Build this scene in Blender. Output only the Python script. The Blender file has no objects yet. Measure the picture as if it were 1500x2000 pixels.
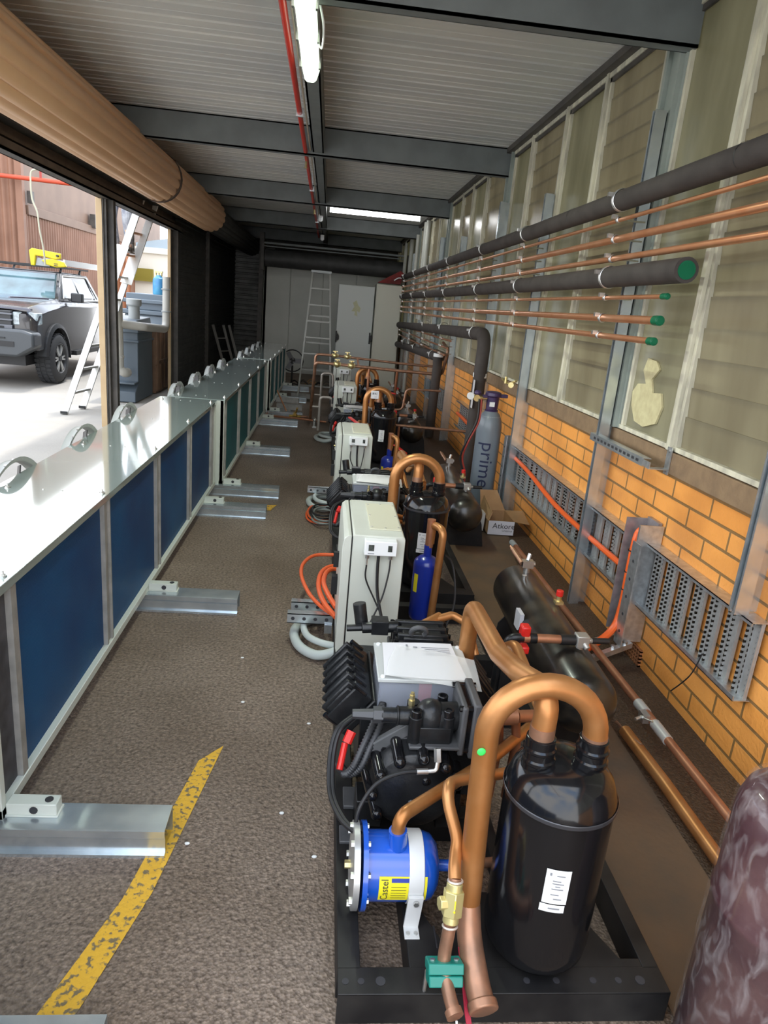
import bpy, bmesh, math, random
from mathutils import Vector, Matrix, noise
random.seed(7)
PI = math.pi
S = bpy.context.scene
COL = S.collection

# ------------------------------------------------------------------ camera
cd = bpy.data.cameras.new('camera'); cam = bpy.data.objects.new('camera', cd); COL.objects.link(cam)
cd.sensor_fit = 'VERTICAL'; cd.sensor_height = 36.0; cd.lens = 1343.38 / 2000 * 36.0
cd.clip_start = 0.02; cd.clip_end = 300
MR = ((0.993441, 0.061574, 0.096349), (-0.074579, -0.289795, 0.954179), (0.086674, -0.955106, -0.283302))
right = Vector([r[0] for r in MR]); down = Vector([r[1] for r in MR]); fwd = Vector([r[2] for r in MR])
cam.matrix_world = Matrix(((right.x, -down.x, -fwd.x, 0), (right.y, -down.y, -fwd.y, 0), (right.z, -down.z, -fwd.z, 1.75), (0, 0, 0, 1)))
S.camera = cam
# ------------------------------------------------------------------ light
S.view_settings.view_transform = 'Standard'; S.view_settings.look = 'None'
S.view_settings.gamma = 1.0; S.view_settings.use_curve_mapping = False
S.view_settings.exposure = 0.35
W = bpy.data.worlds.new('sky'); S.world = W; W.use_nodes = True
wn = W.node_tree.nodes; wl = W.node_tree.links; wn.clear()
wo = wn.new('ShaderNodeOutputWorld'); wb = wn.new('ShaderNodeBackground'); tc = wn.new('ShaderNodeTexCoord')
sx = wn.new('ShaderNodeSeparateXYZ'); cr = wn.new('ShaderNodeValToRGB')
nt = wn.new('ShaderNodeTexNoise'); nt.inputs['Scale'].default_value = 2.2; nt.inputs['Detail'].default_value = 4
mx = wn.new('ShaderNodeMix'); mx.data_type = 'RGBA'
cr.color_ramp.elements[0].position = 0.0; cr.color_ramp.elements[0].color = (0.95, 0.97, 1.0, 1)
cr.color_ramp.elements[1].position = 0.75; cr.color_ramp.elements[1].color = (0.42, 0.62, 0.95, 1)
cl = wn.new('ShaderNodeValToRGB'); cl.color_ramp.elements[0].position = 0.42; cl.color_ramp.elements[1].position = 0.58
wl.new(tc.outputs['Generated'], sx.inputs[0]); wl.new(sx.outputs['Z'], cr.inputs[0])
wl.new(tc.outputs['Generated'], nt.inputs['Vector']); wl.new(nt.outputs['Fac'], cl.inputs[0])
wl.new(cl.outputs['Color'], mx.inputs['Factor']); wl.new(cr.outputs['Color'], mx.inputs['A'])
mx.inputs['B'].default_value = (1, 1, 1, 1)
wl.new(mx.outputs['Result'], wb.inputs['Color']); wb.inputs['Strength'].default_value = 3.4
wl.new(wb.outputs[0], wo.inputs[0])
sd = bpy.data.lights.new('sun', 'SUN'); sd.energy = 2.2; sd.angle = math.radians(2.5); sd.color = (1.0, 0.95, 0.86)
so = bpy.data.objects.new('sun', sd); COL.objects.link(so)
so.rotation_euler = Vector((0.12, 0.36, 1.0)).to_track_quat('Z', 'Y').to_euler()

# ------------------------------------------------------------------ materials
MATS = {}
def _n(nt, t, **kw):
    n = nt.nodes.new(t)
    for k, v in kw.items(): setattr(n, k, v)
    return n
def mat(name, col, rough=0.5, metal=0.0, var=None, scale=8.0, bump=0.0, bscale=None, coat=0.0, stretch=None, vpos=(0.35, 0.65), detail=5.0, spec=None):
    """col: base; var: second colour mixed by noise"""
    if name in MATS: return MATS[name]
    m = bpy.data.materials.new(name); m.use_nodes = True; nt = m.node_tree
    b = nt.nodes['Principled BSDF']
    b.inputs['Base Color'].default_value = (*col, 1); b.inputs['Roughness'].default_value = rough
    b.inputs['Metallic'].default_value = metal
    if coat: b.inputs['Coat Weight'].default_value = coat; b.inputs['Coat Roughness'].default_value = 0.08
    if spec is not None: b.inputs['Specular IOR Level'].default_value = spec
    if var or bump:
        tcn = _n(nt, 'ShaderNodeTexCoord'); mp = _n(nt, 'ShaderNodeMapping')
        if stretch: mp.inputs['Scale'].default_value = stretch
        nt.links.new(tcn.outputs['Object'], mp.inputs['Vector'])
    if var:
        nz = _n(nt, 'ShaderNodeTexNoise'); nz.inputs['Scale'].default_value = scale; nz.inputs['Detail'].default_value = detail
        nt.links.new(mp.outputs[0], nz.inputs['Vector'])
        rp = _n(nt, 'ShaderNodeValToRGB'); rp.color_ramp.elements[0].position = vpos[0]; rp.color_ramp.elements[1].position = vpos[1]
        rp.color_ramp.elements[0].color = (*col, 1); rp.color_ramp.elements[1].color = (*var, 1)
        nt.links.new(nz.outputs['Fac'], rp.inputs[0]); nt.links.new(rp.outputs[0], b.inputs['Base Color'])
    if bump:
        n2 = _n(nt, 'ShaderNodeTexNoise'); n2.inputs['Scale'].default_value = bscale or scale * 4; n2.inputs['Detail'].default_value = 6
        nt.links.new(mp.outputs[0], n2.inputs['Vector'])
        bp = _n(nt, 'ShaderNodeBump'); bp.inputs['Strength'].default_value = bump; bp.inputs['Distance'].default_value = 0.01
        nt.links.new(n2.outputs['Fac'], bp.inputs['Height']); nt.links.new(bp.outputs[0], b.inputs['Normal'])
    MATS[name] = m
    return m
def emis(name, col, st):
    m = bpy.data.materials.new(name); m.use_nodes = True; nt = m.node_tree
    b = nt.nodes['Principled BSDF']; b.inputs['Base Color'].default_value = (0.9, 0.9, 0.9, 1)
    b.inputs['Emission Color'].default_value = (*col, 1); b.inputs['Emission Strength'].default_value = st
    MATS[name] = m; return m

GALV = mat('galvanised', (0.50, 0.53, 0.55), 0.34, 0.85, (0.68, 0.72, 0.74), 30, 0.05, 90)
GALVB = mat('galvanised_bright', (0.66, 0.72, 0.75), 0.25, 0.8, (0.50, 0.56, 0.60), 9)
GALVD = mat('galvanised_dusty', (0.33, 0.33, 0.31), 0.55, 0.5, (0.45, 0.44, 0.42), 14)
COPPER = mat('copper', (0.80, 0.34, 0.16), 0.33, 0.80, (0.88, 0.45, 0.25), 6, stretch=(1, 1, 1))
COPPERT = mat('copper_tan', (0.40, 0.165, 0.048), 0.38, 0.6, (0.52, 0.25, 0.095), 7, 0.04, 30)
COPPERP = mat('copper_heated', (0.42, 0.22, 0.135), 0.42, 0.6, (0.27, 0.155, 0.10), 18)
COPPERD = mat('copper_dull', (0.36, 0.15, 0.08), 0.45, 0.6, (0.47, 0.22, 0.12), 10)
BLACK = mat('black_gloss', (0.007, 0.007, 0.008), 0.14, 0.0, coat=0.1, spec=0.4)
BLACKDUST = mat('black_dusty', (0.010, 0.009, 0.008), 0.28, 0.0, (0.070, 0.058, 0.040), 6, coat=0.1, vpos=(0.45, 0.75), detail=8)
BLACKM = mat('black_paint', (0.006, 0.006, 0.007), 0.5, 0.0, (0.022, 0.021, 0.020), 7, spec=0.35)
CAST = mat('cast_black', (0.007, 0.0075, 0.0085), 0.33, 0.0, (0.018, 0.019, 0.020), 12, 0.15, 60, spec=0.4)
CASTG = mat('cast_grey', (0.055, 0.058, 0.06), 0.5, 0.0, (0.085, 0.085, 0.088), 14)
RUB = mat('black_rubber', (0.010, 0.010, 0.011), 0.5)
FOAM = mat('pipe_insulation', (0.040, 0.032, 0.029), 0.8, 0.0, (0.060, 0.050, 0.045), 6, 0.1, 120)
WHITE = mat('enclosure_white', (0.60, 0.63, 0.56), 0.36, 0.0, (0.55, 0.57, 0.50), 3)
CASING = mat('casing_grey_white', (0.36, 0.43, 0.41), 0.055, 0.30, coat=0.6)
CASINGM = mat('casing_side', (0.62, 0.66, 0.60), 0.35)
PLASTICW = mat('white_plastic', (0.80, 0.82, 0.82), 0.35)
PAPER = mat('paper', (0.78, 0.78, 0.80), 0.35, coat=0.5)
INK = mat('ink', (0.03, 0.03, 0.035), 0.6)
INKG = mat('ink_grey', (0.25, 0.26, 0.28), 0.6)
BLUE = mat('blue_gloss', (0.012, 0.09, 0.50), 0.2, coat=0.6)
BLUED = mat('blue_drier', (0.010, 0.030, 0.30), 0.28, coat=0.3)
YEL = mat('yellow_label', (0.85, 0.75, 0.02), 0.5)
BRASS = mat('brass', (0.62, 0.50, 0.20), 0.35, 0.85, (0.72, 0.62, 0.34), 20)
RED = mat('red_plastic', (0.62, 0.02, 0.015), 0.35)
GREEN = mat('green_plastic', (0.01, 0.22, 0.17), 0.4)
GREENC = mat('green_cap', (0.0, 0.13, 0.055), 0.35)
ORANGE = mat('orange_conduit', (0.85, 0.13, 0.02), 0.38)
GREYC = mat('grey_conduit', (0.50, 0.55, 0.53), 0.4)
STEEL = mat('zinc_steel', (0.62, 0.62, 0.60), 0.3, 0.9)
GREYST = mat('grey_paint_steel', (0.17, 0.19, 0.19), 0.55, 0.0, (0.14, 0.155, 0.155), 5, 0.05, 40)
DARKST = mat('dark_steel', (0.05, 0.046, 0.042), 0.6, 0.0, (0.09, 0.08, 0.07), 6)
CREAM = mat('cream_paint', (0.50, 0.36, 0.20), 0.5, 0.0, (0.44, 0.31, 0.17), 4)
FRAMEW = mat('window_frame_paint', (0.74, 0.71, 0.55), 0.5, 0.0, (0.42, 0.40, 0.32), 14, stretch=(1, 1, 0.25))
SILL = mat('sill_render', (0.27, 0.18, 0.10), 0.8, 0.0, (0.20, 0.13, 0.075), 12, 0.3, 80)
REDP = mat('red_pipe', (0.60, 0.035, 0.02), 0.35)
CARD = mat('cardboard', (0.42, 0.25, 0.12), 0.75, 0.0, (0.33, 0.19, 0.09), 6)
BOARD = mat('dusty_board', (0.15, 0.090, 0.048), 0.75, 0.0, (0.085, 0.065, 0.045), 3.5, 0.2, 40, vpos=(0.3, 0.7))
BLUEGREY = mat('gas_bottle_paint', (0.16, 0.19, 0.22), 0.38, coat=0.2)
PURP = mat('purple_plastic', (0.05, 0.03, 0.09), 0.4)
DRED = mat('dark_red_paint', (0.055, 0.016, 0.021), 0.35, 0.0, (0.13, 0.065, 0.06), 5, 0.35, 16, vpos=(0.45, 0.75), coat=0.5)
REDS = mat('red_paint_dark', (0.30, 0.03, 0.02), 0.5)
COOL = mat('coolroom_panel', (0.46, 0.47, 0.42), 0.45, 0.0, (0.42, 0.43, 0.38), 2)
GRIM = mat('grimy_shutter', (0.06, 0.06, 0.058), 0.6, 0.0, (0.035, 0.035, 0.034), 5)
ALU = mat('aluminium', (0.66, 0.66, 0.64), 0.35, 0.8)
PVC = mat('pvc_white', (0.42, 0.41, 0.37), 0.4)
TANKG = mat('tank_grey_plastic', (0.085, 0.11, 0.135), 0.5)
GREYP = mat('grey_plastic', (0.30, 0.32, 0.32), 0.5)
def ribbed(name, a, b, axis, pitch, rough=0.45):
    m = bpy.data.materials.new(name); m.use_nodes = True; nt = m.node_tree; bs = nt.nodes['Principled BSDF']
    tcn = _n(nt, 'ShaderNodeTexCoord'); wv = _n(nt, 'ShaderNodeTexNoise'); wv.inputs['Scale'].default_value = 4
    nt.links.new(tcn.outputs['Object'], wv.inputs['Vector'])
    rp = _n(nt, 'ShaderNodeValToRGB'); rp.color_ramp.elements[0].color = (*a, 1); rp.color_ramp.elements[1].color = (*b, 1)
    nt.links.new(wv.outputs['Fac'], rp.inputs[0]); nt.links.new(rp.outputs[0], bs.inputs['Base Color'])
    bs.inputs['Roughness'].default_value = rough
    MATS[name] = m; return m
ROLLD = ribbed('roller_door_tan', (0.70, 0.42, 0.235), (0.78, 0.50, 0.29), 0, 1, 0.42)

def floor_mat():
    m = bpy.data.materials.new('asphalt_floor'); m.use_nodes = True; nt = m.node_tree; b = nt.nodes['Principled BSDF']
    tcn = _n(nt, 'ShaderNodeTexCoord'); L = nt.links.new
    v = _n(nt, 'ShaderNodeTexVoronoi'); v.inputs['Scale'].default_value = 110; L(tcn.outputs['Object'], v.inputs['Vector'])
    n1 = _n(nt, 'ShaderNodeTexNoise'); n1.inputs['Scale'].default_value = 1.3; n1.inputs['Detail'].default_value = 8; L(tcn.outputs['Object'], n1.inputs['Vector'])
    n2 = _n(nt, 'ShaderNodeTexNoise'); n2.inputs['Scale'].default_value = 70; n2.inputs['Detail'].default_value = 6; L(tcn.outputs['Object'], n2.inputs['Vector'])
    r1 = _n(nt, 'ShaderNodeValToRGB'); r1.color_ramp.elements[0].position = .3; r1.color_ramp.elements[1].position = .7
    r1.color_ramp.elements[0].color = (0.145, 0.108, 0.078, 1); r1.color_ramp.elements[1].color = (0.265, 0.215, 0.175, 1)
    L(n1.outputs['Fac'], r1.inputs[0])
    r2 = _n(nt, 'ShaderNodeValToRGB'); r2.color_ramp.elements[0].position = .25; r2.color_ramp.elements[1].position = .8
    r2.color_ramp.elements[0].color = (0.30, 0.26, 0.24, 1); r2.color_ramp.elements[1].color = (1.7, 1.66, 1.6, 1)
    L(n2.outputs['Fac'], r2.inputs[0])
    mm = _n(nt, 'ShaderNodeMix', data_type='RGBA', blend_type='MULTIPLY'); mm.inputs['Factor'].default_value = 1
    L(r1.outputs[0], mm.inputs['A']); L(r2.outputs[0], mm.inputs['B'])
    # ingrained brown dirt along the foot of the brick wall and under the machines
    sp = _n(nt, 'ShaderNodeSeparateXYZ'); L(tcn.outputs['Object'], sp.inputs[0])
    dn = _n(nt, 'ShaderNodeMath', operation='MULTIPLY_ADD'); L(n1.outputs['Fac'], dn.inputs[0]); dn.inputs[1].default_value = 0.5; L(sp.outputs['X'], dn.inputs[2])
    dr = _n(nt, 'ShaderNodeMapRange'); dr.inputs['From Min'].default_value = 1.05; dr.inputs['From Max'].default_value = 1.45; L(dn.outputs[0], dr.inputs['Value'])
    dm = _n(nt, 'ShaderNodeMix', data_type='RGBA', blend_type='MULTIPLY'); L(dr.outputs[0], dm.inputs['Factor']); L(mm.outputs['Result'], dm.inputs['A']); dm.inputs['B'].default_value = (0.36, 0.30, 0.24, 1)
    L(dm.outputs['Result'], b.inputs['Base Color']); b.inputs['Roughness'].default_value = 0.62
    ad = _n(nt, 'ShaderNodeMath', operation='ADD'); L(v.outputs['Distance'], ad.inputs[0]); L(n2.outputs['Fac'], ad.inputs[1])
    bp = _n(nt, 'ShaderNodeBump'); bp.inputs['Strength'].default_value = 0.75; bp.inputs['Distance'].default_value = 0.006
    L(ad.outputs[0], bp.inputs['Height']); L(bp.outputs[0], b.inputs['Normal'])
    return m
FLOOR = floor_mat()
def worn_paint():
    m = bpy.data.materials.new('worn_yellow_paint'); m.use_nodes = True; nt = m.node_tree; b = nt.nodes['Principled BSDF']; L = nt.links.new
    tcn = _n(nt, 'ShaderNodeTexCoord')
    n2 = _n(nt, 'ShaderNodeTexNoise'); n2.inputs['Scale'].default_value = 55; n2.inputs['Detail'].default_value = 6; L(tcn.outputs['Object'], n2.inputs['Vector'])
    r = _n(nt, 'ShaderNodeValToRGB'); r.color_ramp.elements[0].position = .38; r.color_ramp.elements[1].position = .47
    r.color_ramp.elements[0].color = (0.17, 0.13, 0.07, 1); r.color_ramp.elements[1].color = (0.70, 0.40, 0.03, 1)
    L(n2.outputs['Fac'], r.inputs[0]); L(r.outputs[0], b.inputs['Base Color']); b.inputs['Roughness'].default_value = .6
    bp = _n(nt, 'ShaderNodeBump'); bp.inputs['Strength'].default_value = 0.7; bp.inputs['Distance'].default_value = 0.006
    L(n2.outputs['Fac'], bp.inputs['Height']); L(bp.outputs[0], b.inputs['Normal'])
    return m
WORNY = worn_paint()
def brick_mat(name, c1, c2, mort, bw, bh, ms=0.008, rough=0.55):
    m = bpy.data.materials.new(name); m.use_nodes = True; nt = m.node_tree; b = nt.nodes['Principled BSDF']; L = nt.links.new
    tcn = _n(nt, 'ShaderNodeTexCoord'); sp = _n(nt, 'ShaderNodeSeparateXYZ'); cb = _n(nt, 'ShaderNodeCombineXYZ')
    L(tcn.outputs['Object'], sp.inputs[0]); L(sp.outputs['Y'], cb.inputs['X']); L(sp.outputs['Z'], cb.inputs['Y'])
    br = _n(nt, 'ShaderNodeTexBrick'); L(cb.outputs[0], br.inputs['Vector'])
    br.inputs['Color1'].default_value = (*c1, 1); br.inputs['Color2'].default_value = (*c2, 1); br.inputs['Mortar'].default_value = (*mort, 1)
    br.inputs['Scale'].default_value = 1; br.inputs['Mortar Size'].default_value = ms; br.inputs['Mortar Smooth'].default_value = 0.3
    br.inputs['Brick Width'].default_value = bw; br.inputs['Row Height'].default_value = bh
    n = _n(nt, 'ShaderNodeTexNoise'); n.inputs['Scale'].default_value = 2.2; n.inputs['Detail'].default_value = 6; L(tcn.outputs['Object'], n.inputs['Vector'])
    rr = _n(nt, 'ShaderNodeValToRGB'); rr.color_ramp.elements[0].position = .3; rr.color_ramp.elements[0].color = (0.72, 0.68, 0.66, 1)
    rr.color_ramp.elements[1].position = .6; rr.color_ramp.elements[1].color = (1, 1, 1, 1); L(n.outputs['Fac'], rr.inputs[0])
    mm = _n(nt, 'ShaderNodeMix', data_type='RGBA', blend_type='MULTIPLY'); mm.inputs['Factor'].default_value = 1
    L(br.outputs['Color'], mm.inputs['A']); L(rr.outputs[0], mm.inputs['B']); L(mm.outputs['Result'], b.inputs['Base Color'])
    b.inputs['Roughness'].default_value = rough
    n3 = _n(nt, 'ShaderNodeTexNoise'); n3.inputs['Scale'].default_value = 60; L(tcn.outputs['Object'], n3.inputs['Vector'])
    ma = _n(nt, 'ShaderNodeMath', operation='MULTIPLY_ADD'); L(br.outputs['Fac'], ma.inputs[0]); ma.inputs[1].default_value = -1.0; L(n3.outputs['Fac'], ma.inputs[2])
    bp = _n(nt, 'ShaderNodeBump'); bp.inputs['Strength'].default_value = 0.5; bp.inputs['Distance'].default_value = 0.006
    L(ma.outputs[0], bp.inputs['Height']); L(bp.outputs[0], b.inputs['Normal'])
    return m
BRICK = brick_mat('orange_brick', (0.86, 0.35, 0.070), (0.90, 0.39, 0.090), (0.27, 0.15, 0.05), 0.36, 0.1)
def fin_mat(nm='blue_fins', c1=(0.001, 0.030, 0.13, 1), c2=(0.001, 0.085, 0.24, 1)):
    m = bpy.data.materials.new(nm); m.use_nodes = True; nt = m.node_tree; b = nt.nodes['Principled BSDF']; L = nt.links.new
    tcn = _n(nt, 'ShaderNodeTexCoord'); sp = _n(nt, 'ShaderNodeSeparateXYZ'); L(tcn.outputs['Object'], sp.inputs[0])
    w = _n(nt, 'ShaderNodeTexWave', wave_type='BANDS', bands_direction='Z'); w.inputs['Scale'].default_value = 60; w.inputs['Distortion'].default_value = 0.4
    L(tcn.outputs['Object'], w.inputs['Vector'])
    w2 = _n(nt, 'ShaderNodeTexWave', wave_type='BANDS', bands_direction='Y'); w2.inputs['Scale'].default_value = 120
    L(tcn.outputs['Object'], w2.inputs['Vector'])
    n = _n(nt, 'ShaderNodeTexNoise'); n.inputs['Scale'].default_value = 1.6; n.inputs['Detail'].default_value = 3; L(tcn.outputs['Object'], n.inputs['Vector'])
    rp = _n(nt, 'ShaderNodeValToRGB'); rp.color_ramp.elements[0].color = c1; rp.color_ramp.elements[1].color = c2
    rp.color_ramp.elements[0].position = .35; rp.color_ramp.elements[1].position = .7
    L(n.outputs['Fac'], rp.inputs[0]); L(rp.outputs[0], b.inputs['Base Color'])
    b.inputs['Roughness'].default_value = 0.42; b.inputs['Metallic'].default_value = 0.1; b.inputs['Specular IOR Level'].default_value = 0.25
    ad = _n(nt, 'ShaderNodeMath', operation='ADD'); L(w.outputs['Fac'], ad.inputs[0]); L(w2.outputs['Fac'], ad.inputs[1])
    bp = _n(nt, 'ShaderNodeBump'); bp.inputs['Strength'].default_value = 0.5; bp.inputs['Distance'].default_value = 0.004
    L(ad.outputs[0], bp.inputs['Height']); L(bp.outputs[0], b.inputs['Normal'])
    return m
FINS = fin_mat(); FINS_TEAL = fin_mat('teal_fins', (0.001, 0.075, 0.11, 1), (0.002, 0.16, 0.19, 1))
def glass_mat(name, a, b2, tr=0.35, rough=0.25):
    m = bpy.data.materials.new(name); m.use_nodes = True; nt = m.node_tree; L = nt.links.new; bs = nt.nodes['Principled BSDF']
    tcn = _n(nt, 'ShaderNodeTexCoord'); mp = _n(nt, 'ShaderNodeMapping'); mp.inputs['Scale'].default_value = (1, 1.2, 0.35); L(tcn.outputs['Object'], mp.inputs[0])
    n = _n(nt, 'ShaderNodeTexNoise'); n.inputs['Scale'].default_value = 2.6; n.inputs['Detail'].default_value = 4; L(mp.outputs[0], n.inputs['Vector'])
    rp = _n(nt, 'ShaderNodeValToRGB'); rp.color_ramp.elements[0].position = .3; rp.color_ramp.elements[1].position = .7
    rp.color_ramp.elements[0].color = (*a, 1); rp.color_ramp.elements[1].color = (*b2, 1); L(n.outputs['Fac'], rp.inputs[0])
    L(rp.outputs[0], bs.inputs['Base Color']); bs.inputs['Roughness'].default_value = rough
    tl = _n(nt, 'ShaderNodeBsdfTranslucent'); L(rp.outputs[0], tl.inputs['Color'])
    ms = _n(nt, 'ShaderNodeMixShader'); ms.inputs[0].default_value = tr
    L(bs.outputs[0], ms.inputs[1]); L(tl.outputs[0], ms.inputs[2]); L(ms.outputs[0], nt.nodes['Material Output'].inputs['Surface'])
    return m
GLASS = glass_mat('obscured_glass', (0.24, 0.225, 0.145), (0.38, 0.36, 0.25), 0.35)
GLASSL = glass_mat('louvre_glass', (0.25, 0.215, 0.14), (0.37, 0.335, 0.23), 0.35)
def clear_mat(name, col, alpha, rough=0.05):
    m = bpy.data.materials.new(name); m.use_nodes = True; b = m.node_tree.nodes['Principled BSDF']
    b.inputs['Base Color'].default_value = (*col, 1); b.inputs['Alpha'].default_value = alpha; b.inputs['Roughness'].default_value = rough
    return m
CLEARP = clear_mat('clear_plastic', (0.55, 0.6, 0.62), 0.55, 0.2)
SLEEVE = clear_mat('plastic_sleeve', (0.85, 0.86, 0.84), 0.5, 0.2)
def dots_mat(name, base, ry, rz, py, pz):
    """galvanised plate with a punched hole pattern (dark holes), object YZ"""
    m = bpy.data.materials.new(name); m.use_nodes = True; nt = m.node_tree; L = nt.links.new; b = nt.nodes['Principled BSDF']
    tcn = _n(nt, 'ShaderNodeTexCoord'); mp = _n(nt, 'ShaderNodeMapping'); mp.inputs['Scale'].default_value = (0, 1 / py, 1 / pz); L(tcn.outputs['Object'], mp.inputs[0])
    fr = _n(nt, 'ShaderNodeVectorMath', operation='FRACTION'); L(mp.outputs[0], fr.inputs[0])
    sb = _n(nt, 'ShaderNodeVectorMath', operation='SUBTRACT'); L(fr.outputs[0], sb.inputs[0]); sb.inputs[1].default_value = (0, .5, .5)
    ab = _n(nt, 'ShaderNodeVectorMath', operation='MULTIPLY'); L(sb.outputs[0], ab.inputs[0]); ab.inputs[1].default_value = (0, 1 / ry, 1 / rz)
    ln = _n(nt, 'ShaderNodeVectorMath', operation='LENGTH'); L(ab.outputs[0], ln.inputs[0])
    lt = _n(nt, 'ShaderNodeMath', operation='LESS_THAN'); L(ln.outputs['Value'], lt.inputs[0]); lt.inputs[1].default_value = 1
    nz = _n(nt, 'ShaderNodeTexNoise'); nz.inputs['Scale'].default_value = 40; L(tcn.outputs['Object'], nz.inputs['Vector'])
    rp = _n(nt, 'ShaderNodeValToRGB'); rp.color_ramp.elements[0].color = (*[c * .7 for c in base], 1); rp.color_ramp.elements[1].color = (*base, 1); L(nz.outputs['Fac'], rp.inputs[0])
    mm = _n(nt, 'ShaderNodeMix', data_type='RGBA'); L(lt.outputs[0], mm.inputs['Factor']); L(rp.outputs[0], mm.inputs['A']); mm.inputs['B'].default_value = (0.02, 0.015, 0.01, 1)
    L(mm.outputs['Result'], b.inputs['Base Color']); b.inputs['Metallic'].default_value = 0.55; b.inputs['Roughness'].default_value = 0.42
    MATS[name] = m; return m
TRAYM = dots_mat('perforated_tray', (0.52, 0.53, 0.52), 0.16, 0.30, 0.034, 0.024)

# ------------------------------------------------------------------ geometry helpers
def V(*a): return Vector(a[0]) if len(a) == 1 else Vector(a)
def frame_of(d):
    d = V(d).normalized(); up = Vector((0, 0, 1)) if abs(d.z) < 0.9 else Vector((1, 0, 0))
    a = d.cross(up).normalized(); return a, a.cross(d).normalized()
class G:
    def __init__(s): s.bm = bmesh.new(); s.mi = 0; s.mats = []
    def m(s, mt):
        if mt not in s.mats: s.mats.append(mt)
        s.mi = s.mats.index(mt); return s
    def face(s, vs):
        try: f = s.bm.faces.new(vs)
        except ValueError: return None
        f.material_index = s.mi; return f
    def hexa(s, p):  # 8 points: bottom 4 ccw, top 4 ccw
        v = [s.bm.verts.new(q) for q in p]
        for f in ((3, 2, 1, 0), (4, 5, 6, 7), (0, 1, 5, 4), (1, 2, 6, 5), (2, 3, 7, 6), (3, 0, 4, 7)): s.face([v[i] for i in f])
        return s
    def box(s, x0, x1, y0, y1, z0, z1):
        return s.hexa([(x0, y0, z0), (x1, y0, z0), (x1, y1, z0), (x0, y1, z0), (x0, y0, z1), (x1, y0, z1), (x1, y1, z1), (x0, y1, z1)])
    def obox(s, c, ax, ay, az, hx, hy, hz):
        c = V(c); ax = V(ax).normalized() * hx; ay = V(ay).normalized() * hy; az = V(az).normalized() * hz
        return s.hexa([c + sx * ax + sy * ay + sz * az for sz in (-1, 1) for sx, sy in ((-1, -1), (1, -1), (1, 1), (-1, 1))])
    def bar(s, p, q, w, h, up=(0, 0, 1)):
        p = V(p); q = V(q); d = (q - p); n = d.cross(V(up)).normalized(); u = n.cross(d).normalized()
        return s.obox((p + q) / 2, d, n, u, d.length / 2, w / 2, h / 2)
    def ring(s, c, a, b, r, n): return [s.bm.verts.new(V(c) + a * (math.cos(2 * PI * i / n) * r) + b * (math.sin(2 * PI * i / n) * r)) for i in range(n)]
    def bridge(s, r0, r1):
        n = len(r0)
        for i in range(n): s.face([r0[i], r0[(i + 1) % n], r1[(i + 1) % n], r1[i]])
    def cyl(s, p, q, r, r2=None, n=16, cap=True):
        p = V(p); q = V(q); a, b = frame_of(q - p); r2 = r if r2 is None else r2
        r0 = s.ring(p, a, b, r, n); r1 = s.ring(q, a, b, r2, n); s.bridge(r0, r1)
        if cap: s.face(r0[::-1]); s.face(r1)
        return s
    def lathe(s, o, axis, prof, n=28, cap=True):
        o = V(o); ax = V(axis).normalized(); a, b = frame_of(ax); prev = None; first = None
        for r, h in prof:
            rg = s.ring(o + ax * h, a, b, max(r, 1e-4), n)
            if prev: s.bridge(prev, rg)
            else: first = rg
            prev = rg
        if cap: s.face(first[::-1]); s.face(prev)
        return s
    def tube(s, pts, r, n=12, fil=0.0, k=6, cap=True, closed=False):
        P = path(pts, fil, k); m = len(P); t = []
        for i in range(m):
            if closed: d = P[(i + 1) % m] - P[i - 1]
            else: d = P[min(i + 1, m - 1)] - P[max(i - 1, 0)]
            t.append(d.normalized())
        a, b = frame_of(t[0]); rings = []
        for i in range(m):
            a = (a - t[i] * a.dot(t[i])).normalized(); b = t[i].cross(a)
            rr = r(i / (m - 1)) if callable(r) else r
            rings.append(s.ring(P[i], a, b, rr, n))
        for i in range(m - 1): s.bridge(rings[i], rings[i + 1])
        if closed: s.bridge(rings[-1], rings[0])
        elif cap: s.face(rings[0][::-1]); s.face(rings[-1])
        return s
    def prism(s, poly, axis, a, b):
        """poly: 2d points; axis 'X': (y,z) 'Y': (x,z) 'Z': (x,y)"""
        f = {'X': lambda p, t: (t, p[0], p[1]), 'Y': lambda p, t: (p[0], t, p[1]), 'Z': lambda p, t: (p[0], p[1], t)}[axis]
        A = [s.bm.verts.new(f(p, a)) for p in poly]; B = [s.bm.verts.new(f(p, b)) for p in poly]
        s.face(A[::-1]); s.face(B); s.bridge(A, B); return s
    def sph(s, c, r, sc=(1, 1, 1), n=16):
        c = V(c); m = n // 2; rows = []
        for j in range(m + 1):
            t = PI * j / m; rr = max(math.sin(t) * r, 1e-4)
            rows.append([s.bm.verts.new(c + Vector((math.cos(2 * PI * i / n) * rr * sc[0], math.sin(2 * PI * i / n) * rr * sc[1], math.cos(t) * r * sc[2]))) for i in range(n)])
        for j in range(m): s.bridge(rows[j], rows[j + 1])
        return s
    def sheet(s, rows):
        vs = [[s.bm.verts.new(p) for p in r] for r in rows]
        for i in range(len(vs) - 1):
            for j in range(len(vs[0]) - 1): s.face([vs[i][j], vs[i][j + 1], vs[i + 1][j + 1], vs[i + 1][j]])
        return s
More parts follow.
